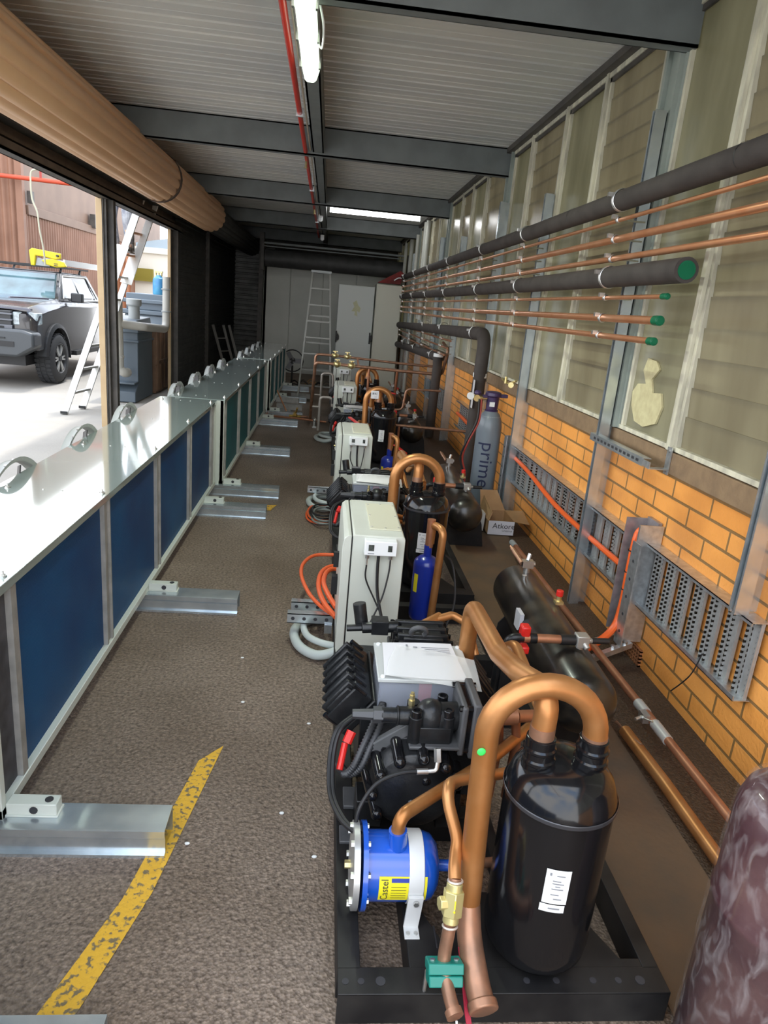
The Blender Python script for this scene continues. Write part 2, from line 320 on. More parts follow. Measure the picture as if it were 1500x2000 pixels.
    def text(s, txt, size, fn, ext=0.0, sx=1.0):
        cu = bpy.data.curves.new('t', 'FONT'); cu.body = txt; cu.size = size; cu.align_x = 'LEFT'; cu.resolution_u = 3
        ob = bpy.data.objects.new('t', cu); me = bpy.data.meshes.new_from_object(ob)
        tb = bmesh.new(); tb.from_mesh(me)
        for ax in (0, 1):
            lo = min(v.co[ax] for v in tb.verts); hi = max(v.co[ax] for v in tb.verts); q = lo
            while size > .025 and q < hi:
                q += size * .06; no = [0, 0, 0]; no[ax] = 1; co = [0, 0, 0]; co[ax] = q
                bmesh.ops.bisect_plane(tb, geom=tb.verts[:] + tb.edges[:] + tb.faces[:], plane_co=co, plane_no=no)
        tb.verts.index_update()
        vs = [s.bm.verts.new(fn(v.co.x * sx, v.co.y)) for v in tb.verts]
        for p in tb.faces: s.face([vs[v.index] for v in p.verts])
        tb.free()
        bpy.data.meshes.remove(me); bpy.data.objects.remove(ob); bpy.data.curves.remove(cu)
        return s
def path(pts, fil=0.0, k=6):
    P = [V(p) for p in pts]
    if not fil or len(P) < 3: return P
    out = [P[0]]
    for i in range(1, len(P) - 1):
        f = fil[i - 1] if isinstance(fil, (list, tuple)) else fil
        a = P[i - 1] - P[i]; b = P[i + 1] - P[i]; la, lb = a.length, b.length; a.normalize(); b.normalize()
        ang = a.angle(b)
        if ang > PI - 0.02: out.append(P[i]); continue
        d = min(f / math.tan(ang / 2), la * 0.49, lb * 0.49); rr = d * math.tan(ang / 2)
        p0 = P[i] + a * d; p1 = P[i] + b * d; c = P[i] + (a + b).normalized() * (rr / math.sin(ang / 2))
        u = (p0 - c).normalized(); w = (p1 - c).normalized(); th = u.angle(w)
        for j in range(k + 1):
            t = j / k
            out.append(c + (u * math.sin((1 - t) * th) + w * math.sin(t * th)) / math.sin(th) * rr)
    out.append(P[-1]); return out
def spline(pts, k=8):
    P = [V(p) for p in pts]; out = []
    for i in range(len(P) - 1):
        p0 = P[max(i - 1, 0)]; p1 = P[i]; p2 = P[i + 1]; p3 = P[min(i + 2, len(P) - 1)]
        for j in range(k):
            t = j / k
            out.append(0.5 * ((2 * p1) + (p2 - p0) * t + (2 * p0 - 5 * p1 + 4 * p2 - p3) * t * t + (3 * p1 - p0 - 3 * p2 + p3) * t ** 3))
    out.append(P[-1]); return out
ORI = {}
def world_of(o):
    v = Vector(o.location); p = o.parent
    while p: v += p.location; p = p.parent
    return v
def put(name, g, mt=None, parent=None, bevel=0.0, ang=35, loc=None, kind=None, label=None, cat=None, group=None):
    bm = g.bm; bmesh.ops.recalc_face_normals(bm, faces=bm.faces[:])
    me = bpy.data.meshes.new(name)
    if parent is not None: off = world_of(parent)
    elif loc is not None: off = V(loc)
    else:
        xs = [v.co for v in bm.verts]
        off = Vector(((min(c.x for c in xs) + max(c.x for c in xs)) / 2, (min(c.y for c in xs) + max(c.y for c in xs)) / 2, min(c.z for c in xs)))
    for v in bm.verts: v.co -= off
    for f in bm.faces: f.smooth = True
    bm.to_mesh(me); bm.free()
    me.set_sharp_from_angle(angle=math.radians(ang))
    for q in (g.mats or [mt]): me.materials.append(q)
    o = bpy.data.objects.new(name, me); COL.objects.link(o)
    if parent is not None: o.parent = parent
    else: o.location = off
    if bevel:
        b = o.modifiers.new('bevel', 'BEVEL'); b.width = bevel; b.segments = 2; b.limit_method = 'ANGLE'; b.harden_normals = False
    if kind: o['kind'] = kind
    if label: o['label'] = label
    if cat: o['category'] = cat
    if group: o['group'] = group
    return o
def put_each(name, g, mt, parent, **kw):
    bm = g.bm; bm.verts.ensure_lookup_table(); seen = set(); out = []
    bm.verts.index_update()
    for v in bm.verts:
        if v.index in seen: continue
        st = [v]; isl = []; seen.add(v.index)
        while st:
            w = st.pop(); isl.append(w)
            for e in w.link_edges:
                o = e.other_vert(w)
                if o.index not in seen: seen.add(o.index); st.append(o)
        h = G(); mp = {w: h.bm.verts.new(w.co) for w in isl}; fs = {f for w in isl for f in w.link_faces}
        for f in fs: h.face([mp[w] for w in f.verts])
        out.append(put(name, h, mt, parent=parent, **kw))
    bm.free(); return out
def thing(name, label, cat, loc, group=None):
    o = bpy.data.objects.new(name, None); COL.objects.link(o); o.location = loc
    o.empty_display_size = 0.1
    o['label'] = label; o['category'] = cat
    if group: o['group'] = group
    return o
def dup(o, loc=None, label=None, parent=None):
    c = o.copy(); COL.objects.link(c)
    if parent is not None: c.parent = parent
    if loc is not None: c.location = loc
    if label: c['label'] = label
    for ch in o.children: dup(ch, parent=c)
    return c
def shift(o, d): return V(o.location) + V(d)

# ================================================================== SETTING
ST = 'structure'
g = G(); g.box(-2.66, 1.84, -6, 21, -0.25, 0.0); put('floor', g, FLOOR, kind=ST, loc=(0, 0, 0))
CONC = mat('pale_concrete', (0.30, 0.28, 0.25), 0.8, 0.0, (0.36, 0.335, 0.30), 1.2, 0.25, 40, vpos=(0.3, 0.7), detail=8)
g = G(); g.box(-45, -2.66, -20, 60, -0.27, -0.012); put('ground', g, CONC, kind=ST, loc=(0, 0, 0))
# ribbed ceiling sheet, ribs run across the shed
CEIL = mat('ceiling_sheet', (0.58, 0.59, 0.58), 0.45, 0.05, (0.70, 0.70, 0.66), 1.3, 0.1, 30, stretch=(0.4, 3, 1))
g = G(); prof = []; y = 1.0
while y < 21:
    prof += [(y, 3.44), (y + .11, 3.44), (y + .114, 3.444), (y + .122, 3.444), (y + .126, 3.44), (y + .20, 3.44), (y + .208, 3.468), (y + .226, 3.468)]
    y += 0.24
g.sheet([[(-2.75, a, b) for a, b in prof], [(1.84, a, b) for a, b in prof]])
g.sheet([[(-2.75, a, 3.56) for a in (1.0, 21)], [(1.84, a, 3.56) for a in (1.0, 21)]])
put('ceiling', g, CEIL, kind=ST, loc=(0, 0, 0), ang=20)
# roof beams (C sections) and the long middle beam
def cbeam_x(y, z0, z1, x0, x1, d=0.1):
    g = G(); g.box(x0, x1, y, y + 0.012, z0, z1); g.box(x0, x1, y + .0, y + d, z0, z0 + 0.014); g.box(x0, x1, y, y + d, z1 - 0.012, z1)
    g.box(x0, x1, y + d - .006, y + d, z0, z0 + .03)
    return g
for i, (y, z0) in enumerate([(1.0, 3.17), (3.95, 3.17), (7.78, 3.17), (11.5, 3.17), (15.2, 3.17), (19, 3.17)]):
    put('ceiling_beam', cbeam_x(y, z0, 3.44, -2.7, 1.8, 0.09), GREYST, kind=ST)
g = G(); g.box(-0.27, -0.255, 1.0, 21, 3.2, 3.44); g.box(-0.27, -0.16, 1.0, 21, 3.2, 3.212); g.box(-0.172, -0.16, 1.0, 21, 3.2, 3.44)
put('ceiling_beam', g, GREYST, kind=ST)
g = G(); g.box(1.72, 1.80, 1.0, 21, 3.39, 3.44); g.box(1.785, 1.80, 1.0, 21, 3.33, 3.44); put('trim_1', g, DARKST, kind=ST)
# right wall
g = G(); g.box(1.8, 2.0, -2.2, 21, -0.2, 1.065); put('wall_right', g, BRICK, kind=ST, loc=(0, 0.03, 0.05))
g = G(); g.box(1.77, 2.0, -2.2, 21, 1.065, 1.175); g.box(1.80, 2.0, -2.2, 21, 1.175, 1.19); put('window_sill', g, SILL, kind=ST, bevel=0.004)
g = G(); g.box(1.84, 1.98, -2.2, 21, 3.36, 3.56); put('wall_right_head', g, DARKST, kind=ST)
# window bays
edges = [-2.2, -1.25, -0.3, 0.6, 1.5, 2.42, 3.35, 4.02, 4.24, 5.16, 5.98, 6.95, 7.66, 7.86, 8.85, 9.7, 10.45, 11.38, 11.6, 12.5, 13.4, 14.3, 15.1, 15.35, 16.2, 17.1, 18.1, 19.0, 20, 21]
skip = (4.02, 7.66, 11.38, 15.1)
louv = {2.42, 0.6, 4.24, 5.98, 7.86, 9.7, 12.5, 14.3}
wi = 0
for a, b in zip(edges[:-1], edges[1:]):
    if a in skip: # steel column seen between the bays
        if a > 20: continue
        g = G(); g.box(1.78, 1.86, a, b, 1.18, 3.44); g.box(1.755, 1.785, a + .02, a + .05, 1.18, 3.40); g.box(1.755, 1.785, b - .05, b - .02, 1.18, 3.4)
        put('wall_column', g, mat('column_paint', (0.24, 0.28, 0.25), 0.5, 0.0, (0.33, 0.37, 0.33), 3), kind=ST); continue
    wi += 1
    fr = G()
    fr.box(1.765, 1.83, a - .012, a + .028, 1.18, 3.40); fr.box(1.80, 1.83, a + .028, a + .04, 1.18, 3.4)
    fr.box(1.785, 1.83, b - .04, b - .012, 1.18, 3.40)
    fr.box(1.78, 1.83, a, b, 1.18, 1.205); fr.box(1.775, 1.83, a, b, 3.36, 3.40)
    o = put('window_%d' % wi, fr, FRAMEW, kind=ST, bevel=0.002)
    p = G()
    if a in louv:
        n = 15; h = (3.36 - 1.205) / n
        for k in range(n):
            z = 1.205 + k * h
            p.hexa([(1.812, a + .03, z - .004), (1.816, a + .03, z - .008), (1.816, b - .03, z - .008), (1.812, b - .03, z - .004),
                    (1.802, a + .03, z + h + .012), (1.806, a + .03, z + h + .012), (1.806, b - .03, z + h + .012), (1.802, b - .03, z + h + .012)])
        put('louvre_blades', p, GLASSL, parent=o)
        c = G()
        for k in range(n): c.box(1.785, 1.80, a + .03, a + .05, 1.21 + k * h, 1.21 + k * h + h * .86)
        put('louvre_clips', c, FRAMEW, parent=o)
    else:
        p.box(1.808, 1.813, a + .02, b - .02, 1.2, 3.37); put('pane', p, GLASS, parent=o)
# neighbouring wall outside the glazing (a pale yard wall that lights the glass)
# left side: wall above the openings, header, posts, shutter wall
g = G(); g.box(-2.78, -2.64, 1.0, 21, 2.92, 3.56); put('wall_left', g, DARKST, kind=ST)
g = G(); g.box(-2.74, -2.72, 1.0, 12.9, 2.68, 2.92); g.box(-2.74, -2.60, 1.0, 12.9, 2.68, 2.70); g.box(-2.62, -2.60, 1.0, 12.9, 2.68, 2.76)
g.box(-2.72, -2.66, 1.0, 12.9, 2.80, 2.83); g.box(-2.74, -2.60, 1.0, 12.9, 2.91, 2.93)
put('door_header', g, DARKST, kind=ST)
def post(y0, y1, wood):
    g = G(); g.box(*((-2.78, -2.70, y0, y1) if not wood else (-2.735, -2.685, y0 + .05, y1 - .06)), 0, 2.69)
    o = put('door_post', g, CREAM, kind=ST, bevel=0.004)
    h = G()
    if wood: h.box(-2.685, -2.60, y1 - .04, y1, 0, 2.69); h.box(-2.69, -2.68, y0 + .08, y1, 0, 2.69); put('door_track', h, DARKST, parent=o); return
    h.box(-2.70, -2.665, y0 + .02, y0 + .06, 0, 2.69); h.box(-2.70, -2.60, y0 + .08, y0 + .10, 0, 2.69); h.box(-2.70, -2.60, y1 - .03, y1, 0, 2.69); h.box(-2.71, -2.695, y0, y1, 0, 2.69)
    put('door_track', h, DARKST, parent=o)
post(8.90, 9.08, 0); post(12.36, 12.62, 1); post(1.0, 1.18, 0)
# dark closed shutter wall further down the left side
g = G(); z = 0.0; rows = []
pr = []
while z < 2.95:
    pr += [(-2.66, z), (-2.66, z + .05), (-2.645, z + .06), (-2.645, z + .085), (-2.66, z + .095)]; z += 0.1
g.sheet([[(a, 12.62, b) for a, b in pr], [(a, 20.4, b) for a, b in pr]])
g.sheet([[(-2.70, 12.62, b) for b in (0, 3)], [(-2.70, 20.4, b) for b in (0, 3)]])
put('wall_left_shutter', g, GRIM, kind=ST, ang=20)
g = G(); g.box(-2.66, -2.58, 15.6, 15.7, 0, 2.95); put('trim_2', g, DARKST, kind=ST)
# end wall
g = G(); pr = []; z = 0.0
while z < 3.0:
    pr += [(20.30, z), (20.30, z + .06), (20.27, z + .075), (20.27, z + .105), (20.30, z + .12)]; z += 0.14
g.sheet([[(-2.7, a, b) for a, b in pr], [(-1.6, a, b) for a, b in pr]])
put('wall_back', g, mat('ribbed_steel_grey', (0.20, 0.20, 0.19), 0.5, 0.3, (0.12, 0.12, 0.115), 4), kind=ST, ang=20)
g = G(); g.box(-2.75, 1.84, 20.35, 20.5, 0, 3.56); put('wall_back_shell', g, DARKST, kind=ST)
# white insulated cold-room panels
g = G()
xs = [-1.62, -0.98, -0.2, 0.6, 1.3]
for a, b in zip(xs[:-1], xs[1:]): g.box(a + .006, b - .006, 17.6, 17.7, 0, 2.78)
g.box(-1.62, 1.7, 17.63, 17.72, 0, 2.8); g.box(-1.62, -1.55, 17.6, 20.3, 0, 2.8)
put('coolroom_wall', g, COOL, kind=ST, bevel=0.004)
g = G(); g.box(-1.72, -1.62, 17.35, 17.55, 0, 3.2); put('trim_3', g, DARKST, kind=ST)
# yellow line on the floor
g = G(); g.sheet([[(-.70, 1.05, .003), (-.595, 1.05, .003)], [(-.604, 1.363, .003), (-.512, 1.362, .003)], [(-.505, 1.68, .003), (-.425, 1.70, .003)], [(-.400, 2.33, .003), (-.318, 2.43, .003)]])
put('floor_line', g, WORNY, kind=ST, loc=(0, 0, 0))
g = G(); g.sheet([[(-.56, 5.72, .003), (-.40, 5.72, .003)], [(-.50, 5.86, .003), (-.36, 5.9, .003)]]); put('floor_line', g, WORNY, kind=ST, loc=(0, 0, 0))
# air brick grille low in the brick wall
g = G()
for k in range(13): g.box(1.785, 1.803, 3.23 + k * .026, 3.242 + k * .026, -0.0, 0.095)
for k in range(5): g.box(1.785, 1.803, 3.23, 3.554, k * .021, k * .021 + .009)
g.box(1.80, 1.806, 3.23, 3.55, 0, .095); 
put('vent_grille', g, mat('terracotta', (0.33, 0.13, 0.05), 0.8), label='terracotta air vent grille set low in the orange brick wall', cat='vent')

# ================================================================== CONDENSERS
def condenser(y0, L=4.12, n=4, label='', group=None, fins=None):
    X0, X1, Z0, Z1 = -1.40, -0.93, 0.10, 0.86
    t = thing('air_cooled_condenser', label, 'condenser', ((X0 + X1) / 2, y0 + L / 2, 0), group)
    g = G()
    g.box(X0, X1, y0, y0 + .012, Z0, Z1 - .005); g.box(X0, X1, y0 + L - .012, y0 + L, Z0, Z1 - .005)   # end plates
    g.box(X1 - .03, X1 + .004, y0, y0 + .03, Z0, Z1 - .005)
    g.box(X0, X1, y0 + .01, y0 + L - .01, Z0, Z0 + .01)
    g.box(X0, X0 + .01, y0 + .01, y0 + L - .01, Z0, Z1 - .01)
    g.box(X1 - .035, X1 + .004, y0 + .0, y0 + L, Z0, Z0 + .035)
    put('casing', g, CASINGM, parent=t, bevel=0.002)
    g = G(); g.box(X0 - .005, X1 + .008, y0 - .004, y0 + L + .004, Z1 - .008, Z1); g.box(X1 + .004, X1 + .008, y0 - .004, y0 + L + .004, Z1 - .03, Z1 - .004)
    g.box(X0 - .005, X0 - .001, y0 - .004, y0 + L + .004, Z1 - .03, Z1 - .004)
    cover = put('top_cover', g, CASING, parent=t, bevel=0.0015)
    # coil faces with galvanised dividers
    div = [y0 + .03, y0 + .18] + [y0 + .18 + (L - .33) / n * k for k in range(1, n + 1)] + [y0 + L - .03]
    for k in range(1, n + 1):
        g = G(); g.box(X1 - .06, X1 - .022, div[k] + .02, div[k + 1] - .0, Z0 + .03, Z1 - .03); put('coil', g, fins or FINS, parent=t)
        g = G(); g.box(X1 - .03, X1 - .002, div[k + 1] - .045, div[k + 1] - .028, Z0 + .03, Z1 - .03); g.box(X1 - .03, X1 - .012, div[k + 1] - .03, div[k + 1] + .028, Z0 + .03, Z1 - .03)
        g.box(X1 - .03, X1 + .000, div[k + 1] + .022, div[k + 1] + .034, Z0 + .03, Z1 - .03)
        put('coil_divider', g, GALVD, parent=t)
    g = G(); g.box(X1 - .045, X1 - .02, div[0], div[1] - .0, Z0 + .03, Z1 - .03); put('return_bend_cover', g, mat('dark_coil_end', (0.03, 0.03, 0.035), 0.5, 0.0, (0.07, 0.07, 0.08), 18), parent=t)
    g = G(); g.box(X1 - .03, X1 + .000, div[1] - .01, div[1] + .028, Z0 + .03, Z1 - .03); put('coil_divider', g, GALVD, parent=t)
    # fan collars on the far side face, standing above the cover edge
    for k in range(n):
        yc = y0 + .42 + .93 * k; zc = .555; R = .36
        g = G(); P = []
        for (r, h) in ((R + .025, 0), (R + .004, .006), (R, .012), (R - .004, .05), (R + .004, .055), (R + .002, .05), (R + .006, .014)): P.append((r, h))
        g.lathe((X0 + .0, yc, zc), (-1, 0, 0), P, n=48, cap=False)
        ring = put('fan_ring', g, mat('fan_ring_grey', (0.42, 0.44, 0.43), 0.4), parent=t)
        g = G(); g.cyl((X0 - .02, yc, zc), (X0 - .05, yc, zc), .07, n=20)
        for q in range(5):
            an = q * 2 * PI / 5; u = Vector((0, math.cos(an), math.sin(an))); w = Vector((0, -math.sin(an), math.cos(an)))
            c = Vector((X0 - .03, yc, zc)) + u * .19
            g.obox(c, u, w + Vector((.5, 0, 0)), Vector((1, 0, 0)) - w * .5, .15, .07, .003)
        put('fan', g, RUB, parent=ring)
        g = G()
        for q in range(-3, 4):
            an = PI / 2 + q * .22; g.cyl((X0 - .003, yc + math.cos(an) * (R + .016), zc + math.sin(an) * (R + .016)), (X0 - .016, yc + math.cos(an) * (R + .016), zc + math.sin(an) * (R + .016)), .006, n=6)
        put('ring_screws', g, STEEL, parent=ring)
    # wing studs on the cover
    for k in range(n + 1):
        yy = y0 + .17 + (L - .33) / n * k
        for xx in (X1 - .02, X0 + .05):
            g = G(); g.cyl((xx, yy, Z1), (xx, yy, Z1 + .004), .013, n=12); g.cyl((xx, yy, Z1), (xx, yy, Z1 + .009), .008, n=6); g.cyl((xx, yy, Z1), (xx, yy, Z1 + .018), .0035, n=8)
            put('cover_stud', g, STEEL, parent=t)
        for xx in (-1.2, -1.12):
            g = G(); g.cyl((xx, yy, Z1), (xx, yy, Z1 + .003), .004, n=8); put('rivet', g, STEEL, parent=cover)
    for k, yy in enumerate((y0 + .02, y0 + 1.82, y0 + L - .57)):
        foot(yy, t)
    return t
def foot(yy, t):
    g = G(); x0, x1 = -1.5, -.42; a, b = yy - .06, yy + .065
    pr = [(a - .004, 0), (a - .004, .012), (a + .012, .012), (a + .012, .062), (a + .003, .072), (a + .003, .098), (a + .01, .10), (b, .10), (b, 0), (b - .004, 0), (b - .004, .096), (a + .012, .096), (a + .008, .074), (a + .016, .064), (a + .016, .008), (a, .0)]
    g.prism(pr, 'X', x0, x1); f = put('foot_channel', g, GALVB, parent=t, ang=25)
    g = G(); g.box(-.925, -.77, yy + .0, yy + .05, .10, .145); g.box(-.93, -.765, yy - .006, yy + .056, .10, .106)
    br = put('foot_bracket', g, CASINGM, parent=f, bevel=0.003)
    g = G(); g.cyl((-.84, yy - .003, .124), (-.84, yy + .004, .124), .013, n=12); g.cyl((-.80, yy + .025, .142), (-.80, yy + .025, .148), .013, n=12)
    put('bracket_hole', g, INK, parent=f)
GC = None
condenser(1.88, L=4.2, label='nearest white condenser with blue coil panels, its cover shining white')
condenser(6.12, L=4.38, fins=FINS_TEAL, label='second white condenser, teal coil panels, standing behind the nearest one').location.x += .06
condenser(10.62, L=4.0, fins=FINS_TEAL, label='third and farthest condenser, dim grey cover, ending near the stepladder').location.x += .10
t0 = condenser(-2.44, L=4.2, label='condenser mostly out of view, only its galvanised foot channel showing bottom left')

# ================================================================== ROLLER DOORS, LIGHTS, CEILING PIPES
def roll(y0, y1, m, R, label, cx=-2.17, cz=3.03, flutes=16):
    t = thing('roller_door', label, 'roller door', (cx, (y0 + y1) / 2, cz - R))
    g = G(); rings = []
    n = flutes * 6
    for yy in (y0, y1):
        rr = []
        for i in range(n):
            an = 2 * PI * i / n; ph = i % 6; r = R - (.020 if ph == 5 else (.013 if ph == 4 else (.004 if ph in (3, 0) else 0)))
            rr.append(g.bm.verts.new((cx + math.cos(an) * r, yy, cz + math.sin(an) * r)))
        rings.append(rr)
    g.bridge(rings[0], rings[1]); g.face(rings[0]); g.face(rings[1])
    put('door_curtain', g, m, parent=t, ang=25)
    g = G(); g.cyl((cx, y0 - .06, cz), (cx, y1 + .06, cz), .04); put('axle', g, DARKST, parent=t)
    return t
t = roll(1.1, 13.1, ROLLD, .275, 'tan corrugated roller door rolled up above the open doorway')
for yy in (9.35,):
    g = G(); P = [Vector((-2.17 + math.cos(a) * .282, yy, 3.03 + math.sin(a) * .282)) for a in [i / 24 * 2 * PI for i in range(24)]]
    n = len(P)
    for i in range(n): g.bar(P[i], P[(i + 1) % n], .075, .008, up=(P[i] - Vector((-2.17, yy, 3.03))))
    for i in range(0, n, 1): g.obox(P[i], (0, 1, 0), (P[i] - Vector((-2.17, yy, 3.03))), (1, 0, 0), .014, .006, .006) if i % 2 else None
    put('strap', g, mat('brown_strap', (0.07, 0.04, 0.025), 0.6), parent=t)
g = G(); g.box(-1.98, -1.93, 6.9, 6.98, 3.12, 3.16); put('door_bracket', g, GALV, parent=t)
roll(13.25, 20.0, GRIM, .24, 'dark grimy roller door drum beyond the tan one, along the left wall', cx=-2.2, cz=3.02)
# rear drum across the back
t = thing('roller_door', 'dark horizontal roller drum across the back above the white panels', 'roller door', (0, 17.0, 2.4))
g = G(); g.cyl((-1.55, 17.0, 2.62), (1.68, 17.0, 2.62), .19, n=28)
put('door_curtain', g, GRIM, parent=t)
g = G(); g.box(-1.62, -1.56, 16.75, 17.25, 2.35, 2.95); g.box(1.68, 1.73, 16.75, 17.25, 2.3, 2.95); put('end_bracket', g, DARKST, parent=t)
g = G(); g.bar((-1.6, 16.8, 2.93), (1.65, 16.8, 2.93), .05, .04); g.bar((-1.6, 16.8, 2.86), (1.65, 16.8, 2.86), .02, .02); put('guide_rail', g, GREYST, parent=t)
# fluorescent batten near (vapour proof) and the bright LED batten at the far end
t = thing('fluorescent_light', 'frosted weatherproof batten light under the ceiling beside the red pipe', 'light', (-.22, 4.45, 3.17))
g = G(); g.prism([(-.275, 3.19), (-.15, 3.19), (-.16, 3.165), (-.265, 3.165)], 'Y', 3.75, 5.04); put('light_base', g, GREYP, parent=t)
g = G(); g.prism([(-.27, 3.165), (-.155, 3.165), (-.175, 3.10), (-.19, 3.085), (-.235, 3.085), (-.25, 3.10)], 'Y', 3.76, 5.03)
put('diffuser', g, emis('frosted_diffuser', (0.80, 1.0, 0.74), 1.6), parent=t, bevel=.008)
g = G()
for yy in (3.95, 4.4, 4.85): g.box(-.278, -.265, yy, yy + .03, 3.12, 3.18); g.box(-.16, -.147, yy, yy + .03, 3.12, 3.18)
put_each('clip', g, STEEL, t)
def tube_light(loc, size, power, col):
    l = bpy.data.lights.new('batten_lamp', 'AREA'); l.shape = 'RECTANGLE'; l.size = size[0]; l.size_y = size[1]; l.energy = power; l.color = col
    o = bpy.data.objects.new('batten_lamp', l); COL.objects.link(o); o.location = loc; return o
lo = tube_light((-.213, 4.4, 3.08), (.06, 1.2), 30, (0.9, 1, 0.85))
t = thing('fluorescent_light', 'bright white batten light switched on under the dark rear ceiling', 'light', (.69, 12.98, 3.26))
g = G(); g.box(-.10, 1.47, 12.95, 13.01, 3.33, 3.38); g.box(.6, .7, 12.96, 13.0, 3.38, 3.44); put('light_base', g, PLASTICW, parent=t)
g = G(); g.prism([(12.93, 3.33), (13.03, 3.33), (13.02, 3.28), (13.0, 3.262), (12.96, 3.262), (12.94, 3.28)], 'X', -.10, 1.47); put('diffuser', g, emis('lit_diffuser', (1, 1, 1), 14), parent=t)
g = G(); g.box(-.115, -.10, 12.93, 13.03, 3.255, 3.38); g.box(1.47, 1.485, 12.93, 13.03, 3.255, 3.38); put('end_cap', g, PLASTICW, parent=t)
# red fire pipe along the middle beam, small sensors
t = thing('fire_pipe', 'long red pipe running under the ceiling along the middle beam', 'pipe', (-.33, 8, 3.17))
g = G(); g.tube([(-.33, -1, 3.2), (-.34, 6, 3.2), (-.36, 17.3, 3.2)], .021, n=12); put('pipe', g, REDP, parent=t)
for yy in (6.3, 10.2, 14):
    g = G(); g.box(-.37, -.31, yy - .012, yy + .012, 3.17, 3.235); g.box(-.345, -.335, yy - .01, yy + .01, 3.23, 3.43); put('pipe_clip', g, GALV, parent=t)
for yy in (2.5, 8.2, 12.2):
    g = G(); g.cyl((-.35, yy, 3.18), (-.35, yy, 3.12), .012, n=10); g.cyl((-.35, yy, 3.12), (-.35, yy, 3.115), .022, n=12); put('sprinkler_head', g, BRASS, parent=t)
g = G(); g.tube([(-.295, -1, 3.215), (-.295, 17, 3.215)], .008, n=8); put('conduit', g, mat('cream_conduit', (0.6, 0.55, 0.45), 0.5), label='thin cream conduit clipped to the beam beside the red pipe', cat='conduit')
for i, (yy, z) in enumerate(((13.1, 3.12), (16.2, 3.06))):
    g = G(); g.box(-.30, -.22, yy, yy + .06, z, z + .10); g.box(-.285, -.235, yy - .04, yy, z - .02, z + .05)
    put('junction_box', g, PLASTICW, bevel=.004, label=('upper' if i == 0 else 'lower') + ' small white sensor box at the end of the red pipe', cat='junction box')
g = G(); g.tube([Vector(p) for p in spline([(-.15, 4.05, 3.2), (-.12, 4.1, 3.1), (-.13, 4.35, 3.08), (-.16, 4.5, 3.15), (-.165, 4.6, 3.2)])], .006, n=8)
put('cable', g, PLASTICW, label='white loose cable looping off the weatherproof batten light', cat='cable')

# ================================================================== RIGHT WALL SERVICES
def strut(y, z0, z1, label, x=1.70):
    g = G(); w = .041; d = .041; x0 = x - d / 2; x1 = x + d / 2 + .02
    pr = [(x0, y - w / 2), (x1, y - w / 2), (x1, y + w / 2), (x0, y + w / 2), (x0, y + w / 2 - .010), (x0 + .008, y + w / 2 - .010), (x0 + .008, y + w / 2 - .003), (x1 - .003, y + w / 2 - .003), (x1 - .003, y - w / 2 + .003), (x0 + .008, y - w / 2 + .003), (x0 + .008, y - w / 2 + .010), (x0, y - w / 2 + .010)]
    g.prism(pr, 'Z', z0, z1)
    g.box(x - .02, x + .1, y + w / 2, y + w / 2 + .004, z0, z1) if z1 > 2 else None
    return put('strut_channel', g, GALVB, label=label, cat='strut channel', group='upright strut channels carrying the wall pipes')
SY = [2.42, 4.07, 5.97, 7.6, 9.7, 11.6, 13.5, 15.4]
SL = ['galvanised upright strut in front of the nearest cable tray, nearest the brown cylinder',
      'galvanised upright strut standing on the floor with a perforated arm at sill height',
      'galvanised upright strut rising just behind the grey gas bottle',
      'galvanised upright strut just beyond the insulated pipe that turns down behind the gas bottle',
      'galvanised upright strut between the two insulated pipes that turn down',
      'galvanised upright strut just beyond the farther insulated drop pipe',
      'galvanised upright strut second from the rear end of the window wall',
      'galvanised upright strut nearest the white cabinets at the rear']
for k, y in enumerate(SY): strut(y, 0.70 if k == 0 else 0.0, 2.9 if k % 2 or k == 0 else 2.75, SL[k])
# ---- pipes on the wall
def clamp(parent, y, z, r, x=1.55, name='pipe_clamp'):
    g = G(); g.tube([(x + math.cos(a) * (r + .003), y, z + math.sin(a) * (r + .003)) for a in [i / 20 * 2 * PI for i in range(21)]], .0045, n=6)
    g.lathe((x, y - .014, z), (0, 1, 0), [(r + .002, 0), (r + .005, .001), (r + .005, .027), (r + .002, .028)], n=24, cap=False)
    g.box(x - r - .03, x - r - .001, y - .012, y + .012, z + r * .2 + .0, z + r * .2 + .022)
    g.cyl((x + r, y, z), (1.70, y, z), .005, n=6)
    return put(name, g, STEEL, parent=parent)
def wallpipe(name, y0, y1, z, r, mt, label, grp, cap=None, x=1.55, z2=None, cl=True):
    t = thing(name, label, 'pipe', (x, (y0 + y1) / 2, z - r), grp)
    z2 = z if z2 is None else z2
    g = G(); g.tube([(x, y0, z), (x, (y0 + y1) / 2, (z + z2) / 2 - .004), (x, y1, z2)], r, n=20); put('pipe', g, mt, parent=t)
    if cap == 'insul':
        g = G(); g.cyl((x, y0 - .002, z), (x, y0 + .01, z), r * .70, n=24); g.lathe((x, y0 - .004, z), (0, 1, 0), [(r * .55, 0), (r * .72, 0), (r * .72, .01)], n=24, cap=False); put('end_cap', g, GREENC, parent=t)
    elif cap:
        g = G(); g.cyl((x, y0 - .022, z), (x, y0 + .035, z), r + .0035, n=20); g.cyl((x, y0 - .02, z), (x, y0 - .024, z), r * .9, n=20); put('end_cap', g, GREENC, parent=t, bevel=.002)
    if cl:
        for k, y in enumerate(SY):
            if y0 < y < y1:
                zz = z + (z2 - z) * (y - y0) / (y1 - y0)
                clamp(t, y - .09, zz, r, x)
    return t
IN = 'black insulated pipes clamped along the window wall'; CN = 'bare copper pipes clamped along the window wall'
t = wallpipe('insulated_pipe', -1, 16.3, 2.425, .054, FOAM, 'thick black insulated pipe, highest of the pipes crossing the windows', IN)
